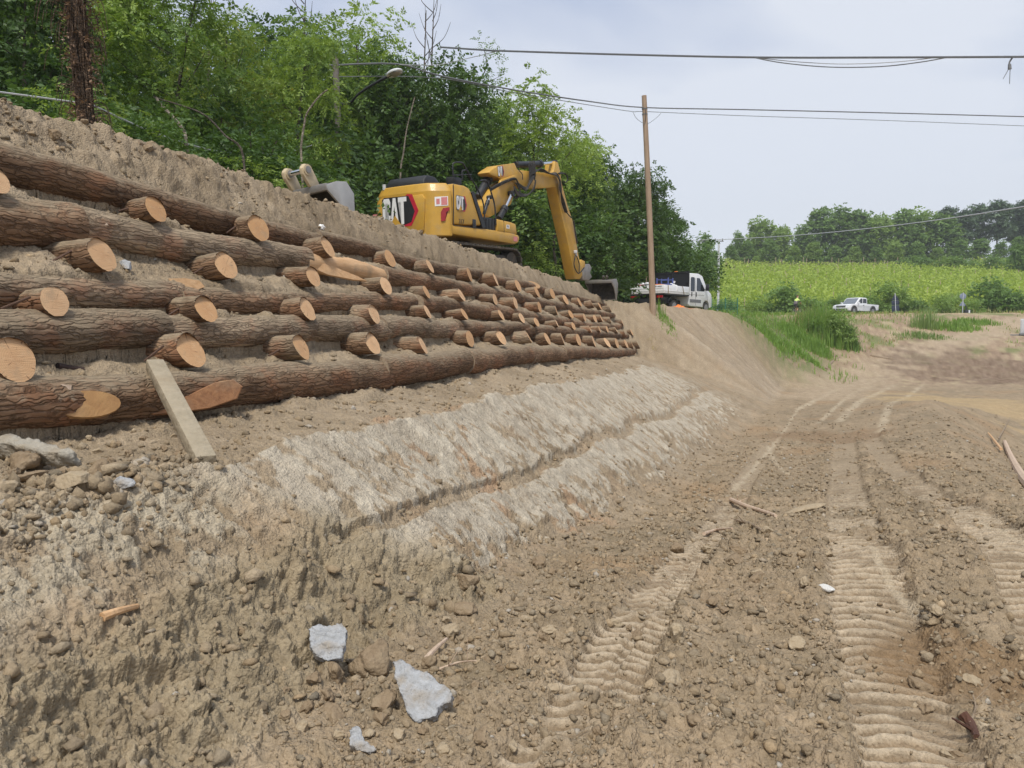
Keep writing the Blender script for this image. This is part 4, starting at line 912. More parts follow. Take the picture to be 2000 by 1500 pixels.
# ---- buckets
BPROF = [(0,0),(.02,-.09),(.26,-.30),(.40,-.55),(.46,-.78),(.55,-.80),(.66,-.42),(.70,-.12),(.54,.09),(.28,.08)]
def bucket_parts(root, wd, k, mats, Mx=None, ears=False):
    sh, pl, br = mats
    def fin(mb, nm, mat, par):
        if Mx is not None: bmesh.ops.transform(mb.bm, matrix=Mx, verts=mb.bm.verts[:])
        return mb.build(nm, mat, par)
    P = [(a*k, b*k) for a, b in BPROF]
    mb = MB(); A = [P[0], P[9], P[8], P[7], P[6], P[5]]
    inn = [(a-.02 if i > 1 else a, b-.025) for i, (a, b) in enumerate(A)]; inn[-1] = (A[-1][0]-.03, A[-1][1]+.01)
    for i in range(5): mb.prism([A[i], A[i+1], inn[i+1], inn[i]], -wd/2+.02, wd/2-.02)
    fin(mb, 'bucket_shell', sh, root)
    for sg in (-1, 1):
        mb = MB(); mb.prism(P, sg*wd/2-.018, sg*wd/2+.018, bev=.006); fin(mb, 'side_plate', pl, root)
    mb = MB(); mb.box((.05*k, 0, -.03*k), (.11*k, wd+.02, .13*k), bev=.015); fin(mb, 'lip_bar', br, root)
    mb = MB(); mb.box((.5*k, 0, -.79*k), (.05, wd+.06, .03)); fin(mb, 'cutting_edge', pl, root)
    if ears:
        for sg in (-1, 1):
            mb = MB(); mb.prism([(-.01,.02),(.19,.06),(.14,.18),(.08,.29),(.01,.36),(-.08,.36),(-.14,.29),(-.13,.20),(-.07,.11)], sg*.19-.03, sg*.19+.03, bev=.008); mb.cyl((-.035, sg*.19-.05, .27), (-.035, sg*.19+.05, .27), .085, n=20); e_ = fin(mb, 'hook_ear', simple('worn_cream', (.52, .42, .27), .6, dirt=((.35, .33, .3), .6)), root)
            mb = MB(); mb.cyl((-.035, sg*.19-.062, .27), (-.035, sg*.19+.062, .27), .055, n=18); fin(mb, 'bush', STL, e_)
        mb = MB(); mb.cyl((-.035, -.2, .27), (-.035, .2, .27), .04, n=18); fin(mb, 'pin', CHR, root)
f_, z_ = bp(*c3_([(1090,1200)])[0], -.55)
bk = empty('bucket'); bk.parent = ex; bk.location = (f_, 0, z_); bucket_parts(bk, 1.15, .95, (DKSTL, STL, STL))
mb = MB()
for q in (-.35, -.2): mb.tube([(.1, q, .12), (.3, q+.1, .2), (.5, q+.2, .16)], .05)
mb.build('bucket_ear', DKSTL, bk)
sb = empty('spare_bucket'); P = at(588, 372, 12.0); sb.location = P; sb.rotation_euler = (R(-4), R(-6), math.pi/2-R(30))
bucket_parts(sb, 1.02, .86, (DKSTL, simple('bare_grey_steel', (.42, .41, .39), .5, .4, .12, 4., dirt=((.36, .30, .22), .6)), STL), ears=True)
tag(sb, 'detached grey steel bucket with hook ears lying on the bank behind the crest', 'excavator bucket')
# ================================================================== VEHICLES
def wheel(par, x, y, r, wdt, nm='wheel', rim=LGREY):
    mb = MB(); mb.cyl((x, y-wdt/2, r), (x, y+wdt/2, r), r, n=26); bmesh.ops.bevel(mb.bm, geom=[e for e in mb.bm.edges if e.is_boundary is False and len(e.link_faces) == 2 and e.calc_face_angle(0) > 1], offset=.03, segments=2, affect='EDGES')
    o = mb.build(nm, RUB, par); sg = -1 if y < 0 else 1
    mb = MB(); yy = y+sg*wdt/2; mb.cyl((x, yy-sg*.06, r), (x, yy+sg*.012, r), r*.62, n=22); mb.cyl((x, yy, r), (x, yy+sg*.03, r), r*.2, n=12); mb.build('rim', simple('rim_grey', (.22, .22, .22), .5), o)
    for k in range(6):
        pass
    return o
def arch(x, r, n=9): return [(x+r*math.cos(a), .36+r*math.sin(a)) for a in np.linspace(math.pi, 0, n)]
# crew-cab tipper, seen from behind
Pz = at(1263, 600, 41.0); tk = empty('tipper_truck', (Pz[0], Pz[1], 2.80), math.pi/2-R(41)); tag(tk, 'white crew cab tipper truck with loaded bed parked behind the wooden pole', 'truck')
mb = MB(); mb.box((2.4, 0, .62), (5.0, .9, .22)); mb.box((.6, 0, .75), (1.0, 1.6, .12)); mb.build('chassis', BLK, tk)
mb = MB(); mb.box((1.35, 0, .98), (2.72, 2.08, .08)); mb.build('bed_floor', BLK, tk)
def panel(nm, c, d, ribs, axis):
    mb = MB(); mb.box(c, d, bev=.012)
    for zz in ribs:
        dd = list(d); cc = list(c); cc[2] = zz; dd[2] = .05; dd[axis] += .025; mb.box(cc, dd, bev=.008)
    return mb.build(nm, WHT, tk)
tg = panel('tailgate', (0, 0, 1.23), (.05, 2.06, .44), (1.15, 1.28), 0)
sheets('maker_mark', [[(.05*math.cos(a), .05*math.sin(a)) for a in np.linspace(0, 2*math.pi, 14)[:-1]]], lambda a, b, h: (-.042-h, .02-a, 1.36+b), .004, BLK, tg)
sheets('lettering', [[(0,0),(.10,0),(.10,.04),(0,.04)], [(.14,0),(.40,0),(.40,.03),(.14,.03)]], lambda a, b, h: (-.042-h, -.52-a, 1.36+b), .004, GRYP, tg)
for sg in (-1, 1): panel('side_board', (1.35, sg*1.03, 1.23), (2.66, .05, .44), (1.15,), 1)
mb = MB(); mb.tube([(.35,-1.075,1.46),(.36,-1.08,1.2),(.36,-1.075,.98)], .02); mb.tube([(1.9,-1.075,1.46),(2.0,-1.08,1.2),(2.1,-1.075,1.0)], .015); mb.build('strap', OLDW, tk)
mb = MB()
for yy in (-1.02, 1.02, 0): mb.box((2.68, yy, 1.65), (.06, .06, 1.3))
mb.box((2.68, 0, 2.28), (.08, 2.1, .07)); mb.box((2.68, 0, 1.62), (.02, 2.0, 1.24)); mb.build('headboard', BLK, tk)
cabp = [(2.78,.55),(2.78,2.12),(2.86,2.22),(3.9,2.25),(4.35,2.14),(4.95,1.42),(5.42,1.20),(5.55,.98),(5.55,.45),(5.38,.40)] + arch(4.85, .42)[::-1] + [(4.38,.40),(2.85,.42)]
mb = MB(); mb.prism(cabp, -.98, .98, bev=.07); cb = mb.build('cab', WHT, tk)
for sg in (-1, 1):
    y0, y1 = (sg*.975, sg*.988)
    mb = MB(); mb.prism([(2.98,1.28),(2.98,1.95),(3.05,2.02),(3.38,2.02),(3.45,1.95),(3.45,1.28),(3.40,1.24),(3.03,1.24)], min(y0, y1), max(y0, y1)); mb.build('window', GLS, cb)
    mb = MB(); mb.prism([(3.68,1.32),(3.68,2.0),(4.02,2.0),(4.62,1.40),(4.55,1.28),(3.72,1.28)], min(y0, y1), max(y0, y1)); mb.build('window', GLS, cb)
    mb = MB(); mb.prism([(2.9,.62),(4.2,.62),(4.2,.80),(2.9,.80)], min(y0, y1), max(y0, y1)+.005); mb.build('side_moulding', GRYP, cb)
    mb = MB(); mb.prism([(3.53,.45),(3.55,.45),(3.55,2.0),(3.53,2.0)], sg*.984-.004, sg*.984+.004); mb.prism([(2.86,1.05),(4.6,1.05),(4.6,1.065),(2.86,1.065)], sg*.984-.004, sg*.984+.004); mb.build('door_gap', GRYP, cb)
    for hx in (3.1, 3.62):
        mb = MB(); mb.box((hx, sg*.995, 1.08), (.07, .03, .24), bev=.01); mb.build('door_handle', BLK, cb)
    mb = MB(); mb.box((4.66, sg*1.14, 1.5), (.12, .2, .36), bev=.03); mb.tube([(4.6, sg*.95, 1.36), (4.66, sg*1.1, 1.4)], .03); mb.build('mirror', BLK, cb)
    wheel(tk, 4.85, sg*.86, .35, .22); wheel(tk, 1.2, sg*.82, .35, .3)
    mb = MB(); mb.tube([(.72, sg*.84, .5), (.85, sg*.84, .78), (1.2, sg*.84, .88), (1.55, sg*.84, .78), (1.68, sg*.84, .5)], .05); mb.build('mudguard', BLK, tk)
    mb = MB(); mb.box((-.02, sg*.8, .84), (.06, .34, .12)); mb.build('tail_light', TAILR, tk)
mb = MB(); mb.box((2.75, -.2, 2.3), (.12, .18, .1), bev=.02); mb.build('beacon', ORG, cb)
def on_truck(nm, x, y, mbf, label, cat):
    o = empty(nm); o.matrix_world = tk.matrix_world @ Matrix.Translation((x, y, 1.02)); mbf(o); tag(o, label, cat); return o
bpy.context.view_layer.update()
def can(lid, body):
    def f(o):
        mb = MB(); mb.cyl((0, 0, 0), (0, 0, .5), .17, .19, n=18); mb.build('body', body, o); mb = MB(); mb.ball((0, 0, .53), .19, (1, 1, .55)); mb.build('lid', lid, o)
    return f
on_truck('drum', .45, .62, can(WSTK, RED), 'red drum with a rounded white lid standing in the truck bed', 'drum')
on_truck('bucket', .45, .22, can(LGREY, GRYP), 'grey pail with lid between the red drum and the pole', 'pail')
def crate(o):
    mb = MB(); mb.box((0, 0, .03), (.5, .7, .05))
    for a in (-.24, .24): mb.box((a, 0, .3), (.03, .7, .1)); mb.box((a, 0, .5), (.03, .7, .06)); mb.box((a, 0, .75), (.03, .7, .04))
    for a in (-.34, .34): mb.box((0, a, .3), (.5, .03, .1)); mb.box((0, a, .5), (.5, .03, .06))
    mb.build('slats', BLU, o); mb = MB()
    for a in (-.24, .24):
        for b in (-.34, .34): mb.box((a, b, .42), (.05, .05, .84))
    mb.build('corner_post', BLU, o)
on_truck('crate', 1.0, -.50, crate, 'tall blue open crate in the truck bed beside the headboard', 'crate')
def obox(o): MB().box((0, 0, .2), (.5, .5, .4), bev=.02).build('box', BLK, o); MB().box((0, 0, .46), (.56, .62, .06), bev=.02).build('lid', ORG, o)
on_truck('toolbox', .5, -.35, obox, 'black box with bright orange lid in the truck bed right of the pole', 'box')
def sack(o):
    V, F = rockV(4, 77, .1, .25, (.26, .24, .34)); link('sack_body', npmesh('sack_body', V+np.array([0, 0, .3]), F, WSTK), o); MB().cyl((0, 0, .58), (.02, 0, .68), .05, .09).build('sack_neck', WSTK, o)
on_truck('sack', 1.35, -.85, sack, 'white sack against the side board of the truck bed', 'sack')
def shov(o): MB().tube([(0, 0, 0), (.05, .02, .9)], .022, smooth=False).build('shaft', OLDW, o); MB().box((.06, .02, .95), (.03, .14, .05)).build('grip', OLDW, o)
on_truck('shovel', .62, .42, shov, 'upright wooden tool handle standing among the pails in the truck bed', 'shovel')
# pickup on the road
px_, py_ = 1666, 78.0; Xp = (px_-1000)/1500*py_*1.0; pk = empty('pickup_truck', (Xp, py_-.3, h1(Xp, py_-.3)+.05), math.pi+R(33)); tag(pk, 'white extended cab pickup truck on the road by the vineyard', 'pickup')
def arch2(x, r=.47): return [(x+r*math.cos(a), .38+r*math.sin(a)) for a in np.linspace(0, math.pi, 10)]
low = [(-2.55,.50),(-2.58,1.02),(-1.0,1.06),(1.0,1.08),(1.2,1.08),(2.0,1.0),(2.42,.90),(2.52,.72),(2.5,.42),(2.2,.36)] + arch2(1.62) + [(1.1,.38),(-1.1,.38)] + arch2(-1.55) + [(-2.1,.45)]
mb = MB(); mb.prism(low, -.87, .87, bev=.04); bd_ = mb.build('body', WHT, pk)
gh = [(-.78,1.05),(-.70,1.60),(-.55,1.70),(.30,1.72),(.52,1.66),(1.18,1.07)]; ghi = [(-.76,1.05),(-.66,1.58),(-.5,1.68),(.28,1.70),(.46,1.64),(1.1,1.07)]
mb = MB(); mb.prism(gh, -.76, .76, bev=.05); cbp = mb.build('cab', WHT, pk)
mb = MB(); mb.prism([(.50,1.635),(.56,1.65),(1.18,1.12),(1.12,1.09)], -.66, .66); mb.build('windscreen', simple('sky_glass', (.16, .18, .2), .1, spec=.9), cbp)
for sg in (-1, 1):
    yy = sg*.765
    mb = MB(); mb.prism([(.12,1.14),(.10,1.60),(.30,1.62),(.42,1.58),(.90,1.14)], yy-.006, yy+.006); mb.build('window', GLS, cbp)
    mb = MB(); mb.prism([(-.62,1.16),(-.56,1.58),(-.02,1.60),(.02,1.16)], yy-.006, yy+.006); mb.build('window', GLS, cbp)
    mb = MB(); mb.prism([(.98,.5),(1.0,.5),(1.0,1.06),(.98,1.06)], sg*.872-.003, sg*.872+.003); mb.prism([(-.04,.5),(-.02,.5),(-.02,1.06),(-.04,1.06)], sg*.872-.003, sg*.872+.003); mb.build('door_gap', GRYP, bd_)
    mb = MB(); mb.box((.06, sg*.885, .93), (.16, .03, .05)); mb.build('door_handle', BLK, bd_)
    mb = MB(); mb.box((.95, sg*.95, 1.18), (.1, .2, .16), bev=.03); mb.build('mirror', WHT, cbp)
    for xw in (1.62, -1.55):
        wheel(pk, xw, sg*.76, .37, .24)
        mb = MB(); mb.tube([(xw+.5*math.cos(a), sg*.87, .38+.5*math.sin(a)) for a in np.linspace(0, math.pi, 9)], .05); mb.build('wheel_arch', GRYP, bd_)
    mb = MB(); mb.prism([(2.28,.72),(2.50,.70),(2.46,.88),(2.2,.93)], sg*.70-.15, sg*.70+.15, bev=.02); mb.build('headlight', LGREY, bd_)
    mb = MB(); mb.cyl((2.45, sg*.66, .50), (2.54, sg*.66, .50), .09); mb.build('fog_light', BLK, bd_)
    mb = MB(); mb.box((-2.57, sg*.78, .88), (.05, .16, .3)); mb.build('tail_light', TAILR, bd_)
mb = MB(); mb.box((2.46, 0, .80), (.12, 1.02, .20), bev=.02); gr_ = mb.build('grille', BLK, bd_)
mb = MB(); mb.box((2.53, 0, .84), (.03, 1.0, .04)); mb.box((2.53, 0, .76), (.03, 1.0, .04)); mb.build('grille_bar', CHR, gr_)
mb = MB(); mb.box((2.50, 0, .52), (.12, .95, .13), bev=.02); mb.build('bumper_intake', BLK, bd_)
mb = MB(); mb.box((-1.65, 0, 1.065), (1.6, 1.5, .02)); mb.build('load_bed', BLK, bd_)
# cyclist
cx_, cy_ = (1553-1000)/1500*72.0, 72.0
bz = h1(cx_, cy_)+.04; hd = R(38)
bc = empty('bicycle', (cx_, cy_, bz), math.pi/2-R(50)); tag(bc, 'dark bicycle ridden along the road by the cyclist', 'bicycle')
mb = MB(); mb.tube([(-.45,0,.34),(-.15,0,.28),(.35,0,.85),(-.25,0,.88),(-.15,0,.28)], .022, smooth=False); mb.tube([(-.45,0,.34),(-.27,0,.80)], .015, smooth=False); mb.tube([(.36,0,.95),(.40,0,.7),(.58,0,.34)], .02); mb.build('frame', BLK, bc)
for xx in (-.45, .58):
    bm = bmesh.new(); mb = MB(); mb.tube([(xx+.33*math.cos(a), 0, .34+.33*math.sin(a)) for a in np.linspace(0, 2*math.pi, 25)], .02, 6, False); wv = mb.build('wheel', RUB, bc)
    mb = MB()
    for a in np.linspace(0, math.pi, 7)[:-1]: mb.tube([(xx+.32*math.cos(a), 0, .34+.32*math.sin(a)), (xx-.32*math.cos(a), 0, .34-.32*math.sin(a))], .004, 4, False)
    mb.build('spokes', LGREY, wv)
mb = MB(); mb.box((-.26, 0, .93), (.26, .14, .05), bev=.02); mb.build('saddle', BLK, bc)
mb = MB(); mb.tube([(.40,-.28,1.0),(.38,0,.98),(.40,.28,1.0)], .018); mb.build('handlebar', BLK, bc)
def skin_person(name, loc, rz, J, E_, mats_by_joint, label):
    me = bpy.data.meshes.new(name); names = list(J); idx = {n: i for i, n in enumerate(names)}
    me.from_pydata([J[n][0] for n in names], [(idx[a], idx[b]) for a, b in E_], []); o = link(name, me, loc=loc); o.rotation_euler = (0, 0, rz)
    sk = o.modifiers.new('skin', 'SKIN'); sk.use_smooth_shade = True
    if not me.skin_vertices: 
        bpy.context.view_layer.objects.active = o; bpy.ops.mesh.customdata_skin_add()
    for n in names: me.skin_vertices[0].data[idx[n]].radius = (J[n][1], J[n][2] if len(J[n]) > 2 else J[n][1]); me.skin_vertices[0].data[idx[n]].use_root = (n == 'hip')
    ss_ = o.modifiers.new('sub', 'SUBSURF'); ss_.levels = 2; ss_.render_levels = 2
    dg = bpy.context.evaluated_depsgraph_get(); m2 = bpy.data.meshes.new_from_object(o.evaluated_get(dg)); o.modifiers.clear(); o.data = m2
    for m in mats_by_joint[0]: m2.materials.append(m)
    for p in m2.polygons: p.material_index = mats_by_joint[1](p.center)
    for p in m2.polygons: p.use_smooth = True
    tag(o, label, 'person'); return o
SKIN = simple('skin', (.50, .30, .20), .5); SHORT = simple('black_shorts', (.03, .03, .035), .7); HIVIS = simple('lime_jersey', (.55, .70, .18), .7); GREYJ = simple('grey_jersey', (.15, .13, .14), .7); HAIR = simple('reddish_hair', (.16, .06, .03), .8)
J = {'hip': ((-.24,0,1.0), .15, .17), 'waist': ((-.12,0,1.2), .14, .17), 'chest': ((.04,0,1.42), .15, .20), 'neck': ((.13,0,1.58), .055), 'head0': ((.17,0,1.68), .085), 'head1': ((.19,0,1.80), .08),
     'shl': ((.07,.19,1.47), .065), 'ell': ((.22,.27,1.22), .045), 'wrl': ((.37,.25,1.06), .03), 'hal': ((.41,.25,1.02), .035), 'shr': ((.07,-.19,1.47), .065), 'elr': ((.22,-.27,1.22), .045), 'wrr': ((.37,-.25,1.06), .03), 'har': ((.41,-.25,1.02), .035),
     'thl': ((-.2,.10,.95), .10), 'knl': ((.14,.11,.80), .065), 'anl': ((-.06,.11,.42), .042), 'tol': ((.08,.11,.36), .04), 'thr': ((-.2,-.10,.95), .10), 'knr': ((.05,-.11,.62), .065), 'anr': ((-.18,-.11,.22), .042), 'tor': ((-.03,-.11,.17), .04)}
E_ = [('hip','waist'),('waist','chest'),('chest','neck'),('neck','head0'),('head0','head1'),('chest','shl'),('shl','ell'),('ell','wrl'),('wrl','hal'),('chest','shr'),('shr','elr'),('elr','wrr'),('wrr','har'),('hip','thl'),('thl','knl'),('knl','anl'),('anl','tol'),('hip','thr'),('thr','knr'),('knr','anr'),('anr','tor')]
def pm(c):
    if c.z > 1.60: return 0
    if c.z > 1.36 and c.x < .2: return 1
    if c.z > 1.08 and c.x < .1: return 2
    if c.z > .70 and c.x < .2: return 3
    return 0 if c.z > .45 or c.x > .25 else 3
pe = skin_person('person', (cx_, cy_, bz), math.pi/2-R(50), J, E_, ((SKIN, HIVIS, GREYJ, SHORT), pm), 'cyclist leaning forward in lime and grey jersey and black shorts, seen from behind')
V, F = rockV(4, 5, 0, .06, (.105, .092, .09)); hr = link('hair', npmesh('hair', V+np.array([.155, 0, 1.80]), F, HAIR), pe)
fc = MB(); fc.ball((.285, 0, 1.73), .02); fc.ball((.27, .03, 1.76), .011); fc.ball((.27, -.03, 1.76), .011); fc.box((.268, 0, 1.69), (.012, .045, .01)); fc.ball((.19, .09, 1.74), .022); fc.ball((.19, -.09, 1.74), .022); fc.build('face', SKIN, pe)
# ================================================================== VEGETATION
def lm(n, lo, hi, **k): return leaf_mat(n, lo, hi, **k)
LEAF = {'bright': lm('leaf_bright', (.075, .15, .022), (.35, .47, .10), tr=.34), 'mid': lm('leaf_mid', (.046, .105, .02), (.21, .32, .066), tr=.32), 'dark': lm('leaf_dark', (.022, .058, .016), (.11, .19, .046), tr=.3),
        'yellow': lm('leaf_yellow', (.085, .15, .026), (.26, .34, .07), pale=(.42, .30, .03)), 'far': lm('leaf_far', (.09, .17, .05), (.22, .34, .09), patch=.35), 'farlight': lm('leaf_far_light', (.14, .24, .06), (.30, .42, .11), patch=.35), 'pine': lm('needle', (.06, .11, .06), (.12, .185, .09), patch=.35, tr=.1)}
def quads(c, dirv, nrm, L, Wd, fold=.12):
    """diamond leaves: base c, along dirv, width across"""
    sd_ = np.cross(nrm, dirv); sd_ /= np.linalg.norm(sd_, axis=1)[:, None]+1e-9
    L = L[:, None]; Wd = Wd[:, None]
    p0 = c; p2 = c+dirv*L; mid = c+dirv*L*.45 + nrm*L*fold*.3
    V = np.stack([p0, mid+sd_*Wd*.5-nrm*L*fold*.5, p2, mid-sd_*Wd*.5-nrm*L*fold*.5], 1).reshape(-1, 3)
    return V, np.arange(len(V)).reshape(-1, 4)
def unit(v): return v/(np.linalg.norm(v, axis=-1, keepdims=True)+1e-9)
def foliage(cl, rad, g, nspray, nleaf, L, flat=.55, spl=.4, aspect=.42):
    """clumps -> sprays of paired leaflets that droop outward"""
    n = len(cl); S_ = n*nspray
    ci = np.repeat(np.arange(n), nspray)
    az = g.uniform(0, 2*np.pi, S_); el = g.normal(.12, .5, S_)
    d = np.stack([np.cos(az)*np.cos(el), np.sin(az)*np.cos(el), np.sin(el)], 1)
    start = cl[ci] + d*rad[ci, None]*(g.uniform(.15, 1., S_)**.6)[:, None]*np.array([1, 1, flat])
    d2 = unit(d + g.normal(0, .45, (S_, 3)) + np.array([0, 0, -.18])); up = unit(g.normal(0, .45, (S_, 3)) + np.array([0, 0, 1.]))
    side = unit(np.cross(d2, up)); up = np.cross(side, d2)
    k = np.arange(nleaf); fr = (k//2+1)/(nleaf/2+.5); sg = np.where(k % 2 == 0, 1., -1.)
    sl = g.uniform(.7, 1.25, S_)*spl
    base_ = start[:, None] + d2[:, None]*(fr[None, :, None]*sl[:, None, None]) + np.array([0, 0, -1.])*(fr**2)[None, :, None]*sl[:, None, None]*.35
    ld = unit(d2[:, None]*.55 + side[:, None]*sg[None, :, None] + g.normal(0, .28, (S_, nleaf, 3)) + np.array([0, 0, -.25]))
    ln = unit(up[:, None] + g.normal(0, .35, (S_, nleaf, 3)))
    LL = (L*g.uniform(.65, 1.3, S_*nleaf)); return quads(base_.reshape(-1, 3), ld.reshape(-1, 3), ln.reshape(-1, 3), LL, LL*aspect)
def tree_mesh(seed, h, cr, c0, ncl, nspray, nleaf, L, lean=0., flat=.55, crad=(.55, 1.1), spl=.4, tr=.13, shape=1.0, nl=14, aspect=.42):
    g = np.random.default_rng(seed); mb = MB()
    top = np.array([lean*h+g.normal(0, .2), g.normal(0, .3), h*.86])
    def tp(f): return np.array([top[0]*f**1.6+.10*math.sin(f*5+seed), top[1]*f+.10*math.sin(f*4+2*seed), top[2]*f])
    mb.tube([tp(f) for f in np.linspace(0, 1, 7)], [tr, tr*.22], 8)
    cl = []; 
    while len(cl) < ncl:
        u = g.normal(size=3); u /= np.linalg.norm(u); r_ = g.uniform(.35, 1)**.5
        zz = .5+.5*u[2]*r_; wd = cr*(1-.45*max(0, zz-.45)**1.3*shape*1.6)*(.75+.5*pn(np.array([math.atan2(u[1], u[0])*1.1+seed]), np.array([zz*2.3]), seed)[0])
        c = np.array([u[0]*r_*wd, u[1]*r_*wd, 0]) + tp(min(1, c0+(1-c0)*zz)); c[2] = h*(c0+(1-c0)*zz)
        cl.append(c)
    cl = np.array(cl)
    for i in g.choice(ncl, min(nl, ncl), replace=False):
        e_ = cl[i]; f = max(.15, min(.95, (e_[2]-.9-.2*np.hypot(e_[0], e_[1]))/top[2])); a = tp(f); m_ = a*.45+e_*.55 + np.array([0, 0, -.15])
        mb.tube([a, m_, e_], [tr*.42*(1.1-f), .012], 5)
    rad = g.uniform(*crad, ncl)
    V, F = foliage(cl, rad, g, nspray, nleaf, L, flat, spl, aspect)
    return mb, V, F
def tree_proto(kind, name, leaf, **k):
    mb, V, F = tree_mesh(**k); r = empty(name); r['h'] = k['h']
    mb.build('trunk', TRUNK, r); link('crown', npmesh('crown', V, F, LEAF[leaf], False), r); return r
def dup(root):
    r = root.copy(); col.objects.link(r)
    for ch in [c for c in col.objects if c.parent == root]:
        c = ch.copy(); col.objects.link(c); c.parent = r
    return r
TP = {
 'bright1': tree_proto(0, 'broadleaf_tree', 'bright', seed=1, h=10, cr=3.0, c0=.28, ncl=105, nspray=17, nleaf=11, L=.155),
 'bright2': tree_proto(0, 'broadleaf_tree', 'bright', seed=2, h=10, cr=2.6, c0=.22, ncl=95, nspray=17, nleaf=11, L=.15, lean=.08),
 'mid1': tree_proto(0, 'broadleaf_tree', 'mid', seed=3, h=10, cr=2.9, c0=.2, ncl=110, nspray=18, nleaf=9, L=.165),
 'mid2': tree_proto(0, 'broadleaf_tree', 'mid', seed=4, h=10, cr=2.5, c0=.3, ncl=70, nspray=16, nleaf=11, L=.155, lean=-.1),
 'dark1': tree_proto(0, 'broadleaf_tree', 'dark', seed=5, h=10, cr=3.1, c0=.14, ncl=125, nspray=20, nleaf=7, L=.18, aspect=.55),
 'dark2': tree_proto(0, 'broadleaf_tree', 'dark', seed=6, h=10, cr=2.6, c0=.16, ncl=105, nspray=20, nleaf=7, L=.175, aspect=.55),
 'yellow1': tree_proto(0, 'broadleaf_tree', 'yellow', seed=7, h=10, cr=2.7, c0=.25, ncl=90, nspray=16, nleaf=11, L=.15),
 'shrub1': tree_proto(0, 'shrub', 'dark', seed=8, h=3, cr=1.5, c0=.0, ncl=40, nspray=16, nleaf=7, L=.12, crad=(.35, .6), tr=.03, shape=.5, nl=10, aspect=.55),
 'shrub2': tree_proto(0, 'shrub', 'mid', seed=9, h=3, cr=1.4, c0=.05, ncl=36, nspray=15, nleaf=11, L=.10, crad=(.35, .6), tr=.03, shape=.5, nl=10),
 'shrub3': tree_proto(0, 'shrub', 'bright', seed=10, h=3, cr=1.4, c0=.1, ncl=30, nspray=15, nleaf=11, L=.10, crad=(.35, .6), tr=.03, shape=.5, nl=10)}
used_proto = set()
def plant(kind, px, d, ytop, label, cat, group=None, wide=1.0, sink=.15, base_=None, table=None):
    T_ = table or TP; P = at(px, 600, d); zb_ = h1(P[0], P[1])-sink if base_ is None else base_
    zt = at(px, ytop, d)[2]; hgt = max(.8, zt-zb_); root = T_[kind]
    o = root if kind not in used_proto else dup(root)
    used_proto.add(kind); s_ = hgt/root['h']; o.location = (P[0], P[1], zb_); o.rotation_euler = (0, 0, rnd.uniform(0, 6.28)); o.scale = (s_*wide, s_*wide, s_)
    tag(o, label, cat, group); return o
WG = 'trees of the dense wood behind the bank'
FOREST = [('dark1',-90,14,-160,1),('dark1',55,13.5,-150,.9),('bright1',215,17,-170,.8),('mid2',330,17,-90,1),('yellow1',455,20,-5,1),('mid1',560,28,-5,1.05),('bright2',575,20.5,10,.8),('bright1',705,31,15,.95),
 ('dark2',800,29,85,.95),('dark1',885,31,108,.9),('mid1',925,37,165,.8),('bright1',1045,36,158,1),('bright2',1112,39,225,.9),('dark2',1178,47,280,1),('dark1',1238,45,318,.9),('dark2',1283,50,390,1),
 ('dark2',120,24,-120,1),('mid1',270,27,-90,.9),('mid1',400,30,5,1),('dark1',520,33,25,1),('dark2',690,36,70,1.1),('dark1',770,38,135,.8),('mid2',985,44,195,.9),('dark1',1125,47,262,.8),('dark2',1210,49,345,.9),('dark1',1140,39,330,.8),
 ('dark2',20,20,-130,1),('dark2',480,24,90,.9),('dark1',600,28,110,.8),('mid2',860,35,170,1),('dark2',960,38,230,1),('dark2',1050,42,270,.9),('dark1',1260,54,360,1.1),('mid1',170,33,-60,1),('dark2',350,23,80,.9),
 ('dark1',-170,20,-150,1),('dark2',-40,30,-120,1),('mid1',740,32,150,.8),('dark2',1080,36.5,330,.9),('dark1',900,32,220,.7),('dark2',1010,37,300,.8)]
FLAB = {0: 'dark dense tree at the left edge of the wood behind bank', 2: 'bright green tree just right of the vine-wrapped trunk', 3: 'leaning thin tree with open crown showing sky, upper left', 4: 'yellow-green tree with a few yellow leaves, upper left of wood', 6: 'bright green tree behind the street lamp pole', 7: 'bright feathery tree right behind the street lamp head', 11: 'bright feathery tree standing tall above the excavator boom', 12: 'light green tree between the boom and the wooden pole', 14: 'dark round tree beside the top half of wooden pole', 15: 'small dark tree at right end of the wood by pole'}
for i, (k, px, d, yt, wd) in enumerate(FOREST):
    dk = 'dark' if k.startswith('dark') else ('light' if k.startswith('bright') else 'mid')
    plant(k, px, d, yt, FLAB.get(i, f'{dk} green broadleaf tree crowded among others in the wood behind the bank'), 'tree', WG, wd)
UNDER = [('shrub1',30,11.5,150),('shrub1',240,11.5,215),('shrub2',262,12,225),('shrub1',330,13,235),('shrub3',205,10.6,175),('shrub1',395,14,240),('shrub2',455,14.5,285),('shrub1',500,15.5,250),('shrub3',520,14.5,305),('shrub1',575,17,265),('shrub2',600,16,330),('shrub1',615,18,280),('shrub2',640,27,335),('shrub1',640,29.5,290),('shrub1',745,30,300),
 ('shrub2',785,30,330),('shrub1',830,31,290),('shrub1',900,31,310),('shrub2',960,31,340),('shrub1',1000,32,350),('shrub3',1048,31.5,430),('shrub1',1090,33,420),('shrub1',1130,36,410),('shrub1',1165,47,430),('shrub1',1230,50,440),('shrub2',1215,48,470),('shrub1',1260,54,450),('shrub1',1300,58,470),('shrub2',1335,60,500),('shrub1',130,12.5,165),('shrub1',420,19,200),('shrub1',560,22,200),('shrub1',650,30,200),('shrub1',1010,34.5,400),('shrub1',1120,38,400)]
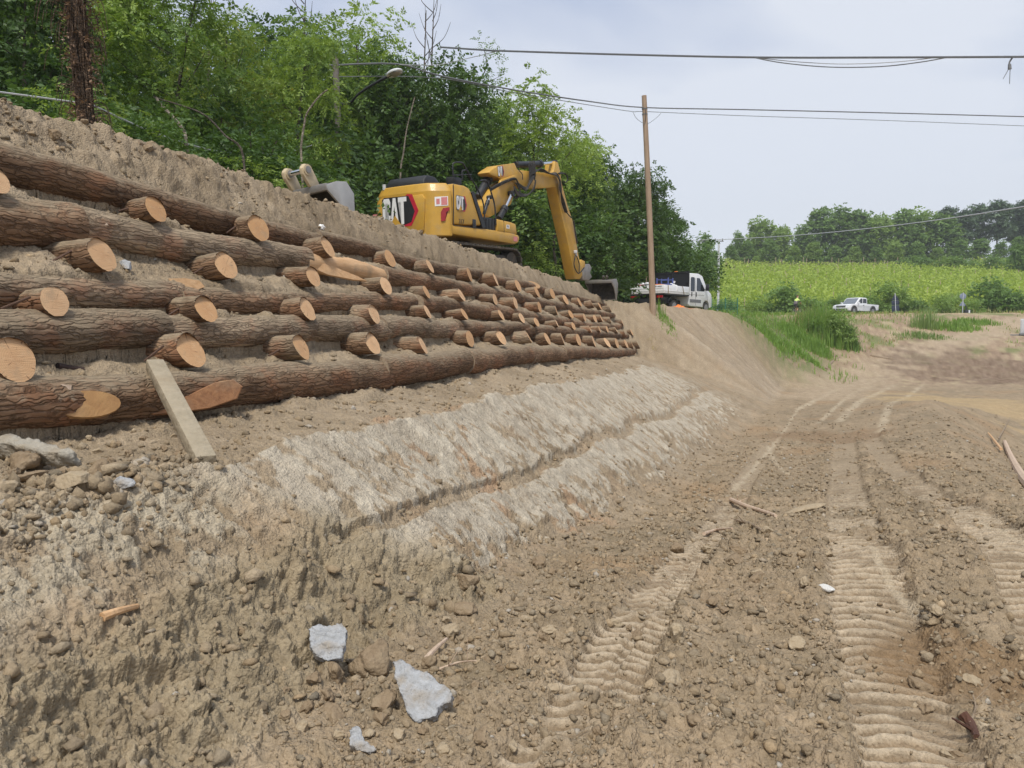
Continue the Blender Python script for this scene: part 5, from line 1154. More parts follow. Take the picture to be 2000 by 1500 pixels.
for k, px, d, yt in UNDER:
    dk = {'shrub1': 'dark leafy', 'shrub2': 'green feathery', 'shrub3': 'bright green feathery'}[k]
    lab = 'bright green feathery shrub standing behind the raised boom' if px == 1048 else ('low bright shrub at foot of the vine-wrapped trunk' if px == 205 else f'{dk} undergrowth shrub at the foot of the wood')
    plant(k, px, d, yt, lab, 'shrub', 'undergrowth shrubs below the wood', 1.15)
TRUNKL = bark_mat('pale_trunk_bark', (.16, .135, .105), (.40, .35, .28), redamt=.05, dust=0, sx=9, sr=9)
# thin bare stems and saplings in front of the wood
def stem(pix, d, r, label, nm='sapling', mat=None, dd=0.):
    P = [at(a, b, d+dd*i) for i, (a, b) in enumerate(pix)]; O = np.array(P[0]); z0 = h1(O[0], O[1])
    P = [(O[0], O[1], min(z0-.1, O[2]))] + P
    mb = MB(); mb.tube([np.array(p)-O for p in P], [r, r*.5], 7); o = mb.build(nm, mat or TRUNK); o.location = O; tag(o, label, 'tree'); return o
stem([(365,295),(355,250),(315,205),(305,190)], 12.5, .035, 'pale thin curved trunk below the open leaning tree', mat=TRUNKL)
stem([(475,305),(440,265),(400,225),(350,205),(300,190)], 13.5, .022, 'long thin stem arching left over the crest')
stem([(590,335),(588,290),(594,245),(600,220),(622,190),(640,175)], 15, .026, 'pale sapling trunk rising behind the spare bucket', mat=TRUNKL)
stem([(782,352),(788,300),(795,250),(810,190)], 25.5, .035, 'slim pale stem behind the excavator engine cover', mat=TRUNKL)
stem([(1085,520),(1082,470),(1095,430)], 31, .07, 'dark slanting trunk left of the excavator stick')
for k, (px, d, yt) in enumerate(((398,26,-20),(835,33,0),(820,33,20),(585,30,-15))):
    P = at(px, 200, d); z0 = h1(P[0], P[1]); zt = at(px, yt, d)[2]; mb = MB(); mb.tube([(0,0,0),(.1,.1,(zt-z0)*.6),(.3,0,zt-z0)], [.09, .012], 6)
    for q in range(9):
        f = .72+.03*q; a = rnd.uniform(-1, 1); mb.tube([(.25*f, 0, (zt-z0)*f), (.25*f+a*.5, .2, (zt-z0)*f+.5), (.25*f+a*.8, .1, (zt-z0)*f+1.1)], [.022, .006], 4)
    o = mb.build('bare_tree', TRUNK); o.location = (P[0], P[1], z0); tag(o, ['bare twiggy treetop in the sky gap at upper left', 'tall bare dead branches poking above the wood', 'shorter bare dead branch beside the tall ones', 'bare twigs above the yellow-green tree'][k], 'dead tree')
# overhanging leafy branch in the sky
P = at(905, 215, 31); o = empty('overhanging_branch', P); mb = MB(); B_ = [np.array(at(a, b, 31))-P for a, b in ((880,235),(905,215),(930,170),(950,130),(945,95))]; mb.tube(B_, [.05, .01], 6); mb.tube([B_[2], np.array(at(975,150,31))-P], [.02, .006], 5); mb.build('stem', TRUNK, o)
g = np.random.default_rng(4); cl = np.array([np.array(at(a, b, 31))-P for a, b in ((945,82),(958,95),(965,110),(940,150),(970,140),(978,155),(925,165))]); V, F = foliage(cl, np.full(len(cl), .28), g, 10, 9, .11); link('leaves', npmesh('leaves', V, F, LEAF['mid'], False), o); tag(o, 'thin leafy branch reaching up against the sky over the cables', 'branch')
# the vine-wrapped dead trunk
P = at(178, 235, 9.6); z0 = h1(P[0], P[1])-.1; vt = empty('vine_covered_tree', (P[0], P[1], z0)); zt = at(150, -60, 9.6)[2]-z0; lx = (150-178)/1500*9.6
VINE = bark_mat('dead_vine', (.06, .042, .03), (.26, .18, .12), redamt=.1, dust=0, sx=14, sr=14)
mb = MB(); mb.tube([(0,0,0),(lx*.25,0,zt*.35),(lx*.7,.05,zt*.7),(lx,0,zt)], [.075, .068], 12); mb.build('trunk', TRUNK, vt)
mb = MB(); g = np.random.default_rng(3)
for k in range(90):
    a = g.uniform(0, 6.28); z_ = g.uniform(0, zt*.75); pts = []
    for q in range(6):
        f = min(1, z_/zt); rr = .07+g.uniform(0, .015+.04*f); pts.append((lx*f*.95+rr*math.cos(a), rr*math.sin(a), z_)); a += g.normal(0, .5); z_ += g.uniform(.15, .5)
    mb.tube(pts, [g.uniform(.005, .014), .004], 4)
for k in range(170):
    z_ = g.uniform(.3*zt, zt); f = z_/zt; a = g.uniform(0, 6.28); r0 = .09; c = np.array([lx*f*.95+r0*math.cos(a), r0*math.sin(a), z_]); l_ = g.uniform(.10, .40)*(.3+f)
    mb.tube([c, c+np.array([math.cos(a)*l_*.6, math.sin(a)*l_*.6, l_*.1]), c+np.array([math.cos(a)*l_*.8, math.sin(a)*l_*.8, -l_*.7])], [.007, .003], 4)
mb.build('dead_vines', VINE, vt); V, F = foliage(np.array([[lx*f*.95, 0, zt*f] for f in np.linspace(.12, 1, 26)]), np.full(26, .16), g, 9, 5, .05, 1.6, .12); link('dry_leaves', npmesh('dry_leaves', V, F, lm('dry_leaf', (.10, .055, .03), (.27, .17, .10), tr=.1), False), vt)
tag(vt, 'tall trunk wrapped in dead brown vines rising behind the crest, upper left', 'tree')
# ---- far wood on the hill
FP = {
 'f1': tree_proto(0, 'broadleaf_tree', 'far', seed=21, h=14, cr=4.6, c0=.0, ncl=120, nspray=14, nleaf=5, L=.62, crad=(.9, 1.7), tr=.2, nl=8, spl=.7, aspect=.6),
 'f2': tree_proto(0, 'broadleaf_tree', 'farlight', seed=22, h=14, cr=4.2, c0=.0, ncl=110, nspray=14, nleaf=5, L=.60, crad=(.9, 1.6), tr=.2, nl=8, spl=.7, aspect=.6),
 'f3': tree_proto(0, 'broadleaf_tree', 'far', seed=23, h=14, cr=3.6, c0=.04, ncl=95, nspray=14, nleaf=5, L=.55, crad=(.8, 1.5), tr=.2, nl=12, spl=.7, aspect=.6),
 'pine': tree_proto(0, 'pine_tree', 'pine', seed=24, h=16, cr=2.7, c0=.42, ncl=55, nspray=16, nleaf=7, L=.6, flat=.35, crad=(.9, 1.6), tr=.22, nl=20, spl=.5, aspect=.3),
 'bush': tree_proto(0, 'bush', 'far', seed=25, h=3, cr=1.9, c0=.0, ncl=40, nspray=12, nleaf=5, L=.26, crad=(.4, .75), tr=.03, shape=.6, nl=5, spl=.35, aspect=.5),
 'bush2': tree_proto(0, 'bush', 'farlight', seed=26, h=3, cr=1.9, c0=.0, ncl=40, nspray=12, nleaf=5, L=.24, crad=(.4, .75), tr=.03, shape=.6, nl=5, spl=.35, aspect=.4)}
FAR = [('f1',1310,110,462,1),('f3',1338,118,470,1),('f3',1374,128,455,.9),('f1',1352,112,490,1),('f1',1395,140,490,.9),('f1',1285,100,470,1),('f3',1440,180,452,.9),('f1',1425,165,480,1),('f2',1482,188,420,1),('f1',1455,178,470,1.1),('f2',1525,184,436,1),('f1',1500,172,468,1.1),('f3',1562,190,440,.8),('f2',1550,170,478,1.1),('f1',1602,190,405,1),('f3',1640,192,402,1.1),
 ('f2',1585,172,470,1.1),('f1',1630,174,480,1.1),('f1',1678,190,410,1),('f2',1712,188,412,1.1),('f2',1665,172,478,1.1),('f1',1755,190,410,1.1),('f2',1790,192,402,1.1),('f1',1708,172,482,1.1),('f2',1745,174,470,1.1),('f1',1835,188,418,1.1),('f1',1785,172,472,1.2),('f2',1828,170,480,1.1),('pine',1848,192,402,1.1),('pine',1880,188,408,1),('pine',1903,194,396,1.1),('pine',1942,188,388,1.1),('pine',1975,194,398,1),('pine',2000,188,384,1.1),('pine',2035,186,390,1.1),
 ('f1',1870,172,470,1.2),('f1',1912,172,465,1.2),('f3',1950,170,470,1.2),('f1',1990,168,462,1.2),('f2',1650,162,500,1),('f1',1540,160,500,1),('f2',1475,160,498,1),('f1',1600,162,502,1),('f1',2045,165,455,1.2),('f1',1985,134,478,1.0),('f1',2020,130,470,1)]
for i, (k, px, d, yt, wd) in enumerate(FAR):
    lab = ('tall pine with bare reddish trunk in the wood at the right end of hill' if k == 'pine' else 'large dark tree at the right edge below the pines' if i >= len(FAR)-2 else 'dark tree beyond the parked tipper truck' if px < 1400 else ('light' if k == 'f2' else 'dark')+' green tree in the row of trees along the hilltop')
    plant(k, px, d, yt, lab, 'tree', 'far trees along the hilltop', wd, .5, table=FP)
BUSH = [('bush',1762,150,505,1.3),('bush',1800,146,500,1.4),('bush2',1836,144,503,1.4),('bush',1872,143,502,1.4),('bush2',1902,145,508,1.3),('bush',1940,140,500,1.3),
 ('bush',1528,84,556,1.1),('bush',1550,86,572,1),('bush',1590,85,582,1.2),('bush',1625,86,583,1.2),('bush2',1715,86,552,1.1),('bush2',1735,87,566,1),('bush',1700,85,580,1.2),('bush',1765,87,580,1.2),('bush',1790,86,585,1.2),('bush2',1830,87,578,1.2),('bush2',1860,88,572,1.2),('bush2',1900,87,584,1.2),('bush',1932,90,545,1.1),('bush',1950,88,560,1.1),('bush',1975,87,570,1.2),('bush',2005,86,572,1.2),('bush',1490,84,590,1.2),('bush2',1460,83,588,1.2),('bush',1425,80,585,1.1),('bush',1405,60,592,.9),('bush2',1650,86,575,1.1)]
for i, (k, px, d, yt, wd) in enumerate(BUSH):
    lab = 'dark round bush standing up out of the vineyard, far right' if px == 1932 else ('dark bush behind the cyclist' if px == 1528 else ('pale bush mass at the foot of the hilltop pines' if d > 130 else 'green bush in the hedge along the far side of road'))
    plant(k, px, d, yt, lab, 'bush', 'bushes on the hill and along the road', wd, .2, table=FP)
# ---- vineyard, one leafy mass in rows
def vineyard():
    g = np.random.default_rng(8); VV = []; 
    rows = np.arange(88, 163, 2.3)
    for yy in rows:
        n = int(1300+8*(163-yy)); x = g.uniform(.13*yy, .80*yy, n); y = yy+.06*(x-40)+g.normal(0, .28, n); 
        VV.append(np.stack([x, y, g.beta(2.2, 1.6, n)*1.75+.15+.25*pn(x*.9, y*0+yy, 9)], 1))
    P = np.concatenate(VV); 
    hy = np.maximum(P[:, 1]-84-.02*P[:, 0], 0); keep = ~((hy > 66) & (np.abs(P[:, 0]-72) < 26)); P = P[keep]
    P[:, 2] += H(P[:, 0], P[:, 1]); n = len(P)
    d = unit(g.normal(size=(n, 3))+np.array([0, 0, .25])); nr = unit(g.normal(size=(n, 3))+np.array([0, -.5, .6])); nr = unit(nr-d*(nr*d).sum(1)[:, None]); L = g.uniform(.28, .55, n)
    V, F = quads(P, d, nr, L, L*.6); o = link('vineyard', npmesh('vineyard', V, F, lm('vine_leaf', (.25, .355, .05), (.46, .55, .115), tr=.4, patch=.12), False)); tag(o, 'bright green vineyard rows covering the hillside beyond the road', 'vineyard', kind='stuff')
    mb = MB()
    for yy in rows[::2]:
        for x in np.arange(.14*yy, .78*yy, 6.5):
            xx = x+g.uniform(-1, 1); y = yy+.06*(xx-40); z_ = h1(xx, y); mb.cyl((xx, y, z_-.1), (xx+.05, y, z_+1.95), .045, n=5)
    c = mb.build('vine_posts', PALEW, o); c['kind'] = 'stuff'
vineyard()
# ---- grass: blades as one mass where uncountable, tufts where they stand alone
def blades(P, hgt, g, wd=.03, lean=.35):
    n = len(P); az = g.uniform(0, 6.28, n); ln = np.abs(g.normal(0, lean, n)); d0 = np.stack([np.cos(az)*.25*ln, np.sin(az)*.25*ln, np.ones(n)], 1); d1 = np.stack([np.cos(az)*ln*1.3, np.sin(az)*ln*1.3, 1-.5*ln], 1)
    hh = hgt*g.uniform(.5, 1.15, n); sd_ = np.stack([-np.sin(az), np.cos(az), np.zeros(n)], 1)*wd*.5; sd_ = sd_*g.uniform(.6, 1.3, n)[:, None]
    m_ = P+d0*hh[:, None]*.55; t_ = m_+d1*hh[:, None]*.5
    V = np.stack([P-sd_, P+sd_, m_+sd_*.8, m_-sd_*.8, m_-sd_*.8, m_+sd_*.8, t_+sd_*.08, t_-sd_*.08], 1).reshape(-1, 3); return V, np.arange(len(V)).reshape(-1, 4)
GRASS = lm('grass_blade', (.10, .20, .035), (.26, .40, .09), tr=.4, patch=1.2); STRAW = lm('straw_blade', (.26, .20, .09), (.46, .38, .20), tr=.15); REED = lm('reed_blade', (.11, .19, .05), (.26, .36, .12), tr=.35)
def tuft(nm, px, py, n, rx, ry, hgt, wd, mat, label, cat='grass', d=None, lean=.35):
    g = np.random.default_rng(int(px*7+py)); C0 = hit(px, py) if d is None else at(px, py, d); a = g.uniform(0, 6.28, n); r_ = np.sqrt(g.uniform(0, 1, n))*g.uniform(.6, 1.25, n); x = C0[0]+np.cos(a)*r_*rx; y = C0[1]+np.sin(a)*r_*ry; z = H(x, y)
    V, F = blades(np.stack([x, y, z-.03], 1)-np.array([C0[0], C0[1], h1(C0[0], C0[1])]), hgt*(1-.45*np.minimum(r_, 1.2)**2)*(.7+.5*fbm(x*1.3, y*1.3, 2, 7)), g, wd, lean)
    o = link(nm, npmesh(nm, V, F, mat, False), loc=(C0[0], C0[1], h1(C0[0], C0[1]))); tag(o, label, cat, None, 'stuff' if nm == 'weed_tuft' else None); return o
tuft('tall_grass_clump', 1608, 662, 2200, 2.0, 1.8, 3.0, .045, GRASS, 'big clump of tall green grass on the cut bank below the cyclist')
tuft('tall_grass_clump', 1570, 672, 1800, 1.8, 1.6, 1.2, .045, GRASS, 'lower left shoulder of tall green grass on the cut bank', 'grass')
tuft('tall_grass_clump', 1640, 672, 1500, 1.2, 1.2, 2.3, .045, lm('grass_dark', (.05, .12, .03), (.14, .24, .06), tr=.3), 'darker tall grass at right of the big clump')
tuft('tall_grass_clump', 1600, 655, 350, 2.3, 2.0, 2.6, .05, STRAW, 'dry straw-coloured stems mixed through the big grass clump', lean=.5)
Pc = hit(1612, 668)
for px, yt, k_, lb in ((1638,604,'bush2','leafy bush growing in the right half of the big grass clump'),(1592,622,'bush','low leafy bush at left within the big grass clump')): plant(k_, px, float(Pc[1]), yt, lb, 'bush', None, .75, .2, table=FP)
tuft('weed_clump', 1560, 690, 500, 1.6, 1.2, .7, .05, GRASS, 'low weeds spreading at the foot of the big grass clump', 'weeds', lean=.8)
tuft('weed_clump', 1480, 640, 420, 1.5, 1.4, .6, .05, REED, 'pale weeds at the top edge of the slope by truck', 'weeds', lean=.7)
tuft('grass_clump', 1500, 660, 700, 1.3, 1.5, .75, .04, GRASS, 'low grass tuft on the slope left of the big clump')
tuft('reed_clump', 1805, 640, 200, 1.2, .9, 2.8, .06, REED, 'sparse tall reeds beside the ramp below the road', 'reeds', lean=.22)
tuft('grass_clump', 1800, 660, 500, 2.2, 1.5, .8, .05, REED, 'low green reeds fallen over at the foot of the bank', 'grass', lean=.9)
tuft('grass_clump', 1855, 642, 900, 2.6, 1.2, 1.1, .06, GRASS, 'bushy green grass along the left edge of the ramp')
tuft('grass_clump', 1905, 632, 600, 2.2, 1.0, .8, .06, GRASS, 'small dark grass patch where the ramp meets the road')
tuft('weed_tuft', 1287, 612, 90, .35, .35, .95, .02, GRASS, 'thin weeds growing at the foot of the wooden pole', 'weeds')
tuft('weed_tuft', 1303, 635, 240, .45, .5, .35, .03, GRASS, 'green weed patch on the slope right of the wooden pole', 'weeds')
tuft('weed_tuft', 1275, 672, 60, .3, .3, .3, .02, STRAW, 'dry weed tuft on the slope past the log wall', 'weeds')
def meadow():
    g = np.random.default_rng(18); n = 46000; x = g.uniform(8, 66, n); y = g.uniform(34, 84, n); z, f = base(x, y); D = f['D']
    nz = fbm(x*.35, y*.35, 4, 115); pv = ((D < 5)*.5 + (nz > .05)*.6*(D < 16))*(y < 82)*(f['b'] > .6)*(np.abs(y-np.interp(x, [-40, 0, 10, 22, 40, 60, 120, 200], [86, 82, 79.5, 77.5, 78, 78.5, 79.5, 84])) > 2.8)
    pv = pv*(1-((x > np.interp(y, [45, 58, 71], [20, 30, 39]))*(x < np.interp(y, [45, 58, 71], [27, 36, 47]))))
    k = g.uniform(0, 1, n) < pv; x, y = x[k], y[k]; z = H(x, y); D = D[k]; green = (g.uniform(0, 1, len(x)) < np.where(x < 23, .85, .40))
    for sel, nm, mt, hh in ((green, 'grass', GRASS, .40), (~green, 'dry_grass', STRAW, .26)):
        V, F = blades(np.stack([x, y, z], 1)[sel], np.full(sel.sum(), hh), g, .05, .7); o = link(nm, npmesh(nm, V, F, mt, False)); tag(o, 'green grass on the road bank' if sel is green else 'dry straw grass on the road verge', 'grass', kind='stuff')
    n = 30000; x = g.uniform(15, 130, n); y = g.uniform(82, 172, n); sel = (x > .2*y) & (x < .78*y) & ((y < 89) | ((y-84-.02*x > 64) & (np.abs(x-72) < 30))); x, y = x[sel], y[sel]
    V, F = blades(np.stack([x, y, H(x, y)], 1), np.full(len(x), .8), g, .14, .5); o = link('meadow_grass', npmesh('meadow_grass', V, F, lm('meadow_blade', (.12, .17, .04), (.30, .30, .12), tr=.2, patch=.1), False)); tag(o, 'long meadow grass edging the vineyard', 'grass', kind='stuff')
meadow()
# ================================================================== POLES, CABLES, LAMP, SIGNS
def pole(nm, pxb, pyb, pxt, pyt, d, r0, r1, mat, label, cat='utility pole', zb=None):
    B = at(pxb, pyb, d); B[2] = h1(B[0], B[1]) if zb is None else zb; T = at(pxt, pyt, d); o = empty(nm, B)
    mb = MB(); mb.tube([(0, 0, -.3), tuple((T-B)*.5+np.array([.01, 0, 0])), tuple(T-B)], [r0, r1], 14); mb.build('pole_shaft', mat, o); tag(o, label, cat); return o, T-B
POLED = float(np.linalg.norm(hit(1276, 611)[:2]-CAM[:2])); POLED = hit(1276, 611)[1]
po, pt = pole('utility_pole', 1276, 611, 1258, 187, POLED, .145, .105, POLEW, 'weathered wooden utility pole standing on the slope past the log wall')
mb = MB(); f = .945
for q in (.94, .915): c = pt*q; mb.cyl((c[0], c[1], c[2]-.02), (c[0], c[1], c[2]+.02), .125)
mb.build('pole_band', GRYP, po); mb = MB(); c = pt*.94; mb.tube([(c[0], c[1]-.12, c[2]), (c[0]+.02, c[1]-.2, c[2]-.3), (c[0], c[1]-.13, c[2]-.6)], .012); mb.build('tail_wire', BLK, po)
def cable(nm, pts, r, label, mat=None, sag=True, group=None):
    P = [np.array(at(*p)) for p in pts]; O = P[0]; mb = MB(); mb.tube([p-O for p in P], r, 5); o = mb.build(nm, mat or CABLE); o.location = O; tag(o, label, 'cable', group); return o
CABLE = simple('cable_grey', (.16, .17, .18), .5); CABLEL = simple('cable_pale', (.42, .43, .44), .5)
cable('overhead_cable', [(640,128,23),(775,125,24),(860,148,25),(1000,175,27),(1150,198,29.5),(1258,210,POLED),(1450,214,POLED+1),(1750,221,POLED+2),(2150,232,POLED+3)], .026, 'thick cable passing the top of the wooden pole')
cable('overhead_cable', [(640,150,23),(850,152,25),(1000,180,27),(1150,205,29.5),(1236,218,POLED-.2),(1262,218,POLED),(1450,226,POLED+1),(1750,236,POLED+2),(2150,252,POLED+3)], .013, 'thin cable just below the thick one at the wooden pole')
mb = MB(); Pp = [np.array(at(*p)) for p in ((1236,218,POLED-.2),(1244,232,POLED-.1),(1262,242,POLED-.1),(1280,232,POLED),(1291,221,POLED))]; mb.tube([p-Pp[0] for p in Pp], .01, 5); o = mb.build('jumper_wire', CABLE); o.location = Pp[0]; tag(o, 'short slack wire looping under the top of wooden pole', 'cable')
cable('overhead_cable', [(860,92,24),(950,98,23.5),(970,99,23),(1200,106,22),(1480,112,21),(1760,112,20),(2150,110,18.5)], .028, 'uppermost grey cable bundle crossing the sky')
cable('overhead_cable', [(1475,113,21),(1530,123,20.8),(1620,131,20.5),(1720,130,20.2),(1800,121,20),(1850,112,19.8)], .014, 'slack cable sagging in a long loop under the uppermost bundle')
cable('overhead_cable', [(1478,113,21),(1560,121,20.8),(1650,125,20.4),(1750,121,20),(1830,112,19.8)], .010, 'second slack cable hanging inside the long loop', CABLEL)
cable('overhead_cable', [(780,126,24),(850,127,24),(905,116,23.8),(970,100,23)], .011, 'thin cable dropping from bundle end toward the street lamp', CABLEL)
cable('overhead_cable', [(1270,470,72),(1403,468,75),(1550,460,68),(1700,446,58),(1850,427,48),(2010,402,38),(2100,388,34)], .035, 'pale cable running down from the right to distant poles', CABLEL)
cable('overhead_cable', [(-60,172,9.4),(0,180,9.6),(90,192,9.8),(175,204,10.0)], .012, 'thin wire from left edge to the vine-wrapped trunk', CABLEL)
cable('overhead_cable', [(178,204,10.0),(290,255,11.5),(380,285,13),(450,299,15),(520,301,17),(590,290,19.5),(663,262,22.5)], .013, 'thin wire sagging from vine-wrapped trunk to lamp pole', CABLEL)
P = at(1977, 113, 19.2); o = empty('cable_clamp', P); mb = MB(); mb.tube([(0,0,0),(-.06,0,-.10),(-.06,0,-.16)], .02); mb.cyl((-.06,0,-.15),(-.05,0,-.27), .035, .045, n=10); mb.build('clamp_body', GRYP, o); mb = MB(); mb.tube([(-.07,0,-.25),(-.2,0,-.5)], .008, smooth=False); mb.tube([(-.04,0,-.27),(-.04,0,-.62)], .008, smooth=False); mb.build('wire_end', CABLE, o); tag(o, 'small clamp with two loose wire ends hanging from the uppermost cable', 'cable clamp')
lo, lt = pole('street_lamp', 667, 330, 655, 112, 22.5, .10, .085, simple('lamp_pole_concrete', (.17, .15, .13), .85, dirt=((.12, .13, .09), .5)), 'street lamp on a grey pole among trees, arm reaching right', 'street lamp')
L0 = np.array(lo.location); q = [np.array(at(a, b, dd))-L0 for a, b, dd in ((662,205,22.5),(685,200,22.3),(700,184,22.0),(730,164,21.6),(764,146,21.2))]
MB().tube(q, .035, 8).build('lamp_arm', BLK, lo)
mb = MB(); hd_ = q[-1]; dv = Vector(q[-1]-q[-2]).normalized(); M3 = dv.to_track_quat('X', 'Z').to_matrix(); mb.ball((0, 0, 0), .2, (1.35, .85, .42), 10)
bmesh.ops.delete(mb.bm, geom=[v for v in mb.bm.verts if v.co.z < -.035], context='VERTS'); bmesh.ops.holes_fill(mb.bm, edges=[e for e in mb.bm.edges if e.is_boundary]); bmesh.ops.transform(mb.bm, matrix=Matrix.Translation(Vector(hd_)+dv*.12) @ M3.to_4x4(), verts=mb.bm.verts[:]); lh = mb.build('lamp_head', simple('lamp_shell', (.60, .62, .63), .4), lo)
mb = MB(); mb.box((.05, 0, -.045), (.30, .22, .02), bev=.008); bmesh.ops.transform(mb.bm, matrix=Matrix.Translation(Vector(hd_)+dv*.12) @ M3.to_4x4(), verts=mb.bm.verts[:]); mb.build('lamp_glass', simple('lamp_glass', (.32, .31, .27), .2), lh)
for px, pyt, d, lab in ((1368,472,112,'thin pale distant pole standing left of its twin'),(1403,468,75,'thin pale distant pole carrying the lower cable'),(1323,455,120,'far pole with a small top fitting among trees beyond truck'),(1297,432,95,'dark distant pole just right of the wooden utility pole')):
    o, tt = pole('distant_pole', px, 560, px+1, pyt, d, .13, .09, LGREY if px > 1330 else TRUNK, lab)
    mb = MB(); mb.box((tt[0], tt[1], tt[2]-.15), (.9, .08, .08)); mb.cyl((tt[0]-.35, tt[1], tt[2]-.12), (tt[0]-.35, tt[1], tt[2]+.1), .05, n=8); mb.cyl((tt[0]+.35, tt[1], tt[2]-.12), (tt[0]+.35, tt[1], tt[2]+.1), .05, n=8); mb.build('cross_arm', GRYP, o)
SIGNB = simple('sign_back', (.025, .035, .06), .5); SIGNG = simple('sign_back_grey', (.22, .26, .33), .5)
def sign(px, d, panels, label, mat, lean=0.):
    P = at(px, 600, d); z0 = h1(P[0], P[1]); o = empty('road_sign', (P[0], P[1], z0)); o.rotation_euler = (0, lean, -.25)
    MB().cyl((0, -.05, -.2), (0, -.05, 2.35), .04).build('sign_post', LGREY, o)
    for pl in panels: mb = MB(); mb.prism(pl, 0, .03, bev=.004); mb.build('sign_panel', mat, o)
    tag(o, label, 'road sign'); return o
sign(1750, 80.5, [[(-.38,1.62),(.38,1.62),(0,2.30)], [(-.36,1.12),(.36,1.12),(.36,1.58),(-.36,1.58)], [(-.36,.30),(.36,.30),(.36,1.08),(-.36,1.08)]], 'dark stacked road sign seen from behind, right of the pickup', SIGNB, -.06)
s2 = sign(1880, 80.5, [[(.32*math.cos(a), 1.95+.32*math.sin(a)) for a in np.linspace(0, 2*math.pi, 19)[:-1]], [(-.34,.95),(.34,.95),(0,1.5)]], 'grey road sign seen from behind with round and triangular plates, far right', SIGNG)
P = at(1884, 600, 80); o = empty('warning_light', (P[0]+.2, P[1], h1(P[0]+.2, P[1]))); mb = MB(); mb.box((0, 0, .25), (.4, .35, .5), bev=.04); mb.cyl((0, 0, .5), (-.1, 0, 1.0), .05); mb.build('base', BLK, o); MB().cyl((.2, -.15, 0), (.2, -.15, .5), .09).build('lamp', WSTK, o); tag(o, 'black and white road works lamp at foot of the far right sign', 'warning lamp')
# road works barrier at the right edge, green mesh fence by the truck
P = hit(1998, 656); o = empty('barrier', P, -.5); mb = MB(); mb.box((.55, 0, .75), (1.5, .06, 1.15), bev=.03)
for q in (-.1, .2, .5, .8, 1.1): mb.box((q, -.045, .75), (.06, .04, 1.0))
mb.build('panel', LGREY, o); mb = MB(); mb.box((.5, 0, .12), (1.5, .5, .2), bev=.04); mb.box((-.5, .1, .06), (.7, .4, .1), bev=.02); mb.build('foot', GRYP, o); tag(o, 'light grey road works barrier at the right edge of the ramp', 'barrier')
P = at(1412, 612, 49); z0 = h1(P[0], P[1]); o = empty('mesh_fence', (P[0], P[1], z0), .12); GRN = simple('green_fence', (.03, .16, .12), .5)
for q in (-.75, .15, .95): MB().cyl((q, 0, -.2), (q, 0, 1.1), .03, n=8).build('fence_post', GRN, o)
mb = MB()
for q in np.arange(-.75, .96, .07): mb.cyl((q, 0, 0), (q, 0, 1.0), .006, n=4)
for q in np.arange(.05, 1.01, .15): mb.cyl((-.75, 0, q), (.95, 0, q), .007, n=4)
mb.build('wire_mesh', GRN, o); tag(o, 'low green wire mesh fence beside the front of tipper truck', 'fence')
# ================================================================== THINGS LYING ABOUT
CH = 'broken pieces of grey concrete'
chunk('concrete_chunk', [(603,1228),(625,1218),(648,1222),(668,1216),(678,1232),(672,1262),(668,1285),(640,1290),(620,1284),(608,1262)], .05, GREY, 'rough grey concrete chunk left of the big earth clod, foreground', 'concrete', (.1, -.68, .73), .045, seed=2, anchor=(642,1292), group=CH)
chunk('concrete_chunk', [(766,1292),(782,1290),(800,1302),(838,1315),(860,1335),(886,1352),(880,1370),(858,1376),(850,1398),(812,1408),(795,1385),(778,1340)], .055, GREY, 'largest pointed grey concrete slab lying tilted in the foreground', 'concrete', (-.1, -.62, .78), .03, seed=3, anchor=(815,1410), group=CH)
chunk('concrete_chunk', [(680,1425),(692,1416),(704,1424),(712,1446),(735,1462),(728,1470),(705,1468),(684,1455)], .045, GREY, 'small curved grey concrete piece near the bottom edge', 'concrete', (0, -.6, .8), .025, seed=4, anchor=(708,1472), group=CH)
rock('earth_clod', 726, 1312, 92, 11, BROWN, 'big brown earth clod between the two larger concrete pieces', 'clod', (1, .9, .9), .5, .3, sink=.15)
rock('earth_clod', 655, 1325, 66, 12, BROWN, 'flattish brown clod below the left concrete chunk', 'clod', (1, .8, .7), .5, .3)
rock('earth_clod', 655, 1395, 75, 13, BROWN, 'half-buried dark clod above the small curved concrete', 'clod', (1, .7, .6), .5, .3, sink=.7)
rock('earth_clod', 750, 1375, 60, 14, BROWN, 'brown clod tucked under the largest concrete slab', 'clod', (1, .8, .7), .5, .35, sink=.6)
rock('rock', 910, 1142, 54, 15, BROWN, 'smooth brown oblong rock alone at the foot of the marl', 'rock', (1, .7, .62), .2, .14, rz=.2, sink=.1)
rock('earth_clod', 905, 1188, 58, 16, BROWN, 'crumbly brown clod below the smooth oblong rock', 'clod', (1, .8, .5), .4, .4, sink=.6)
rock('rock', 958, 1125, 30, 17, TAN, 'flat tan stone flake right of the smooth oblong rock', 'rock', (1, .5, .35), .8, .12)
rock('rock', 148, 952, 72, 18, TAN, 'large yellowish angular stone in the left rubble', 'rock', (1, .75, .72), .9, .10, rz=.3, sink=.1)
rock('rock', 238, 950, 52, 19, GREY, 'blue-grey stone right of the large yellowish one', 'rock', (1, .6, .55), .7, .15, rz=0, sink=.1)
rock('rock', 288, 952, 24, 20, TAN, 'small pale stone right of the blue-grey stone', 'rock', (1, .8, .8), .4, .12)
rock('rock', 232, 926, 26, 21, TAN, 'pale angular stone above the blue-grey stone', 'rock', (1, .7, .6), .8, .12)
rock('rock', 190, 925, 58, 22, BROWN, 'brown rock behind the large yellowish stone', 'rock', (1, .8, .7), .6, .25)
rock('rock', 95, 955, 44, 23, TAN, 'tan rock left of the large yellowish stone', 'rock', (.8, .8, 1), .6, .2)
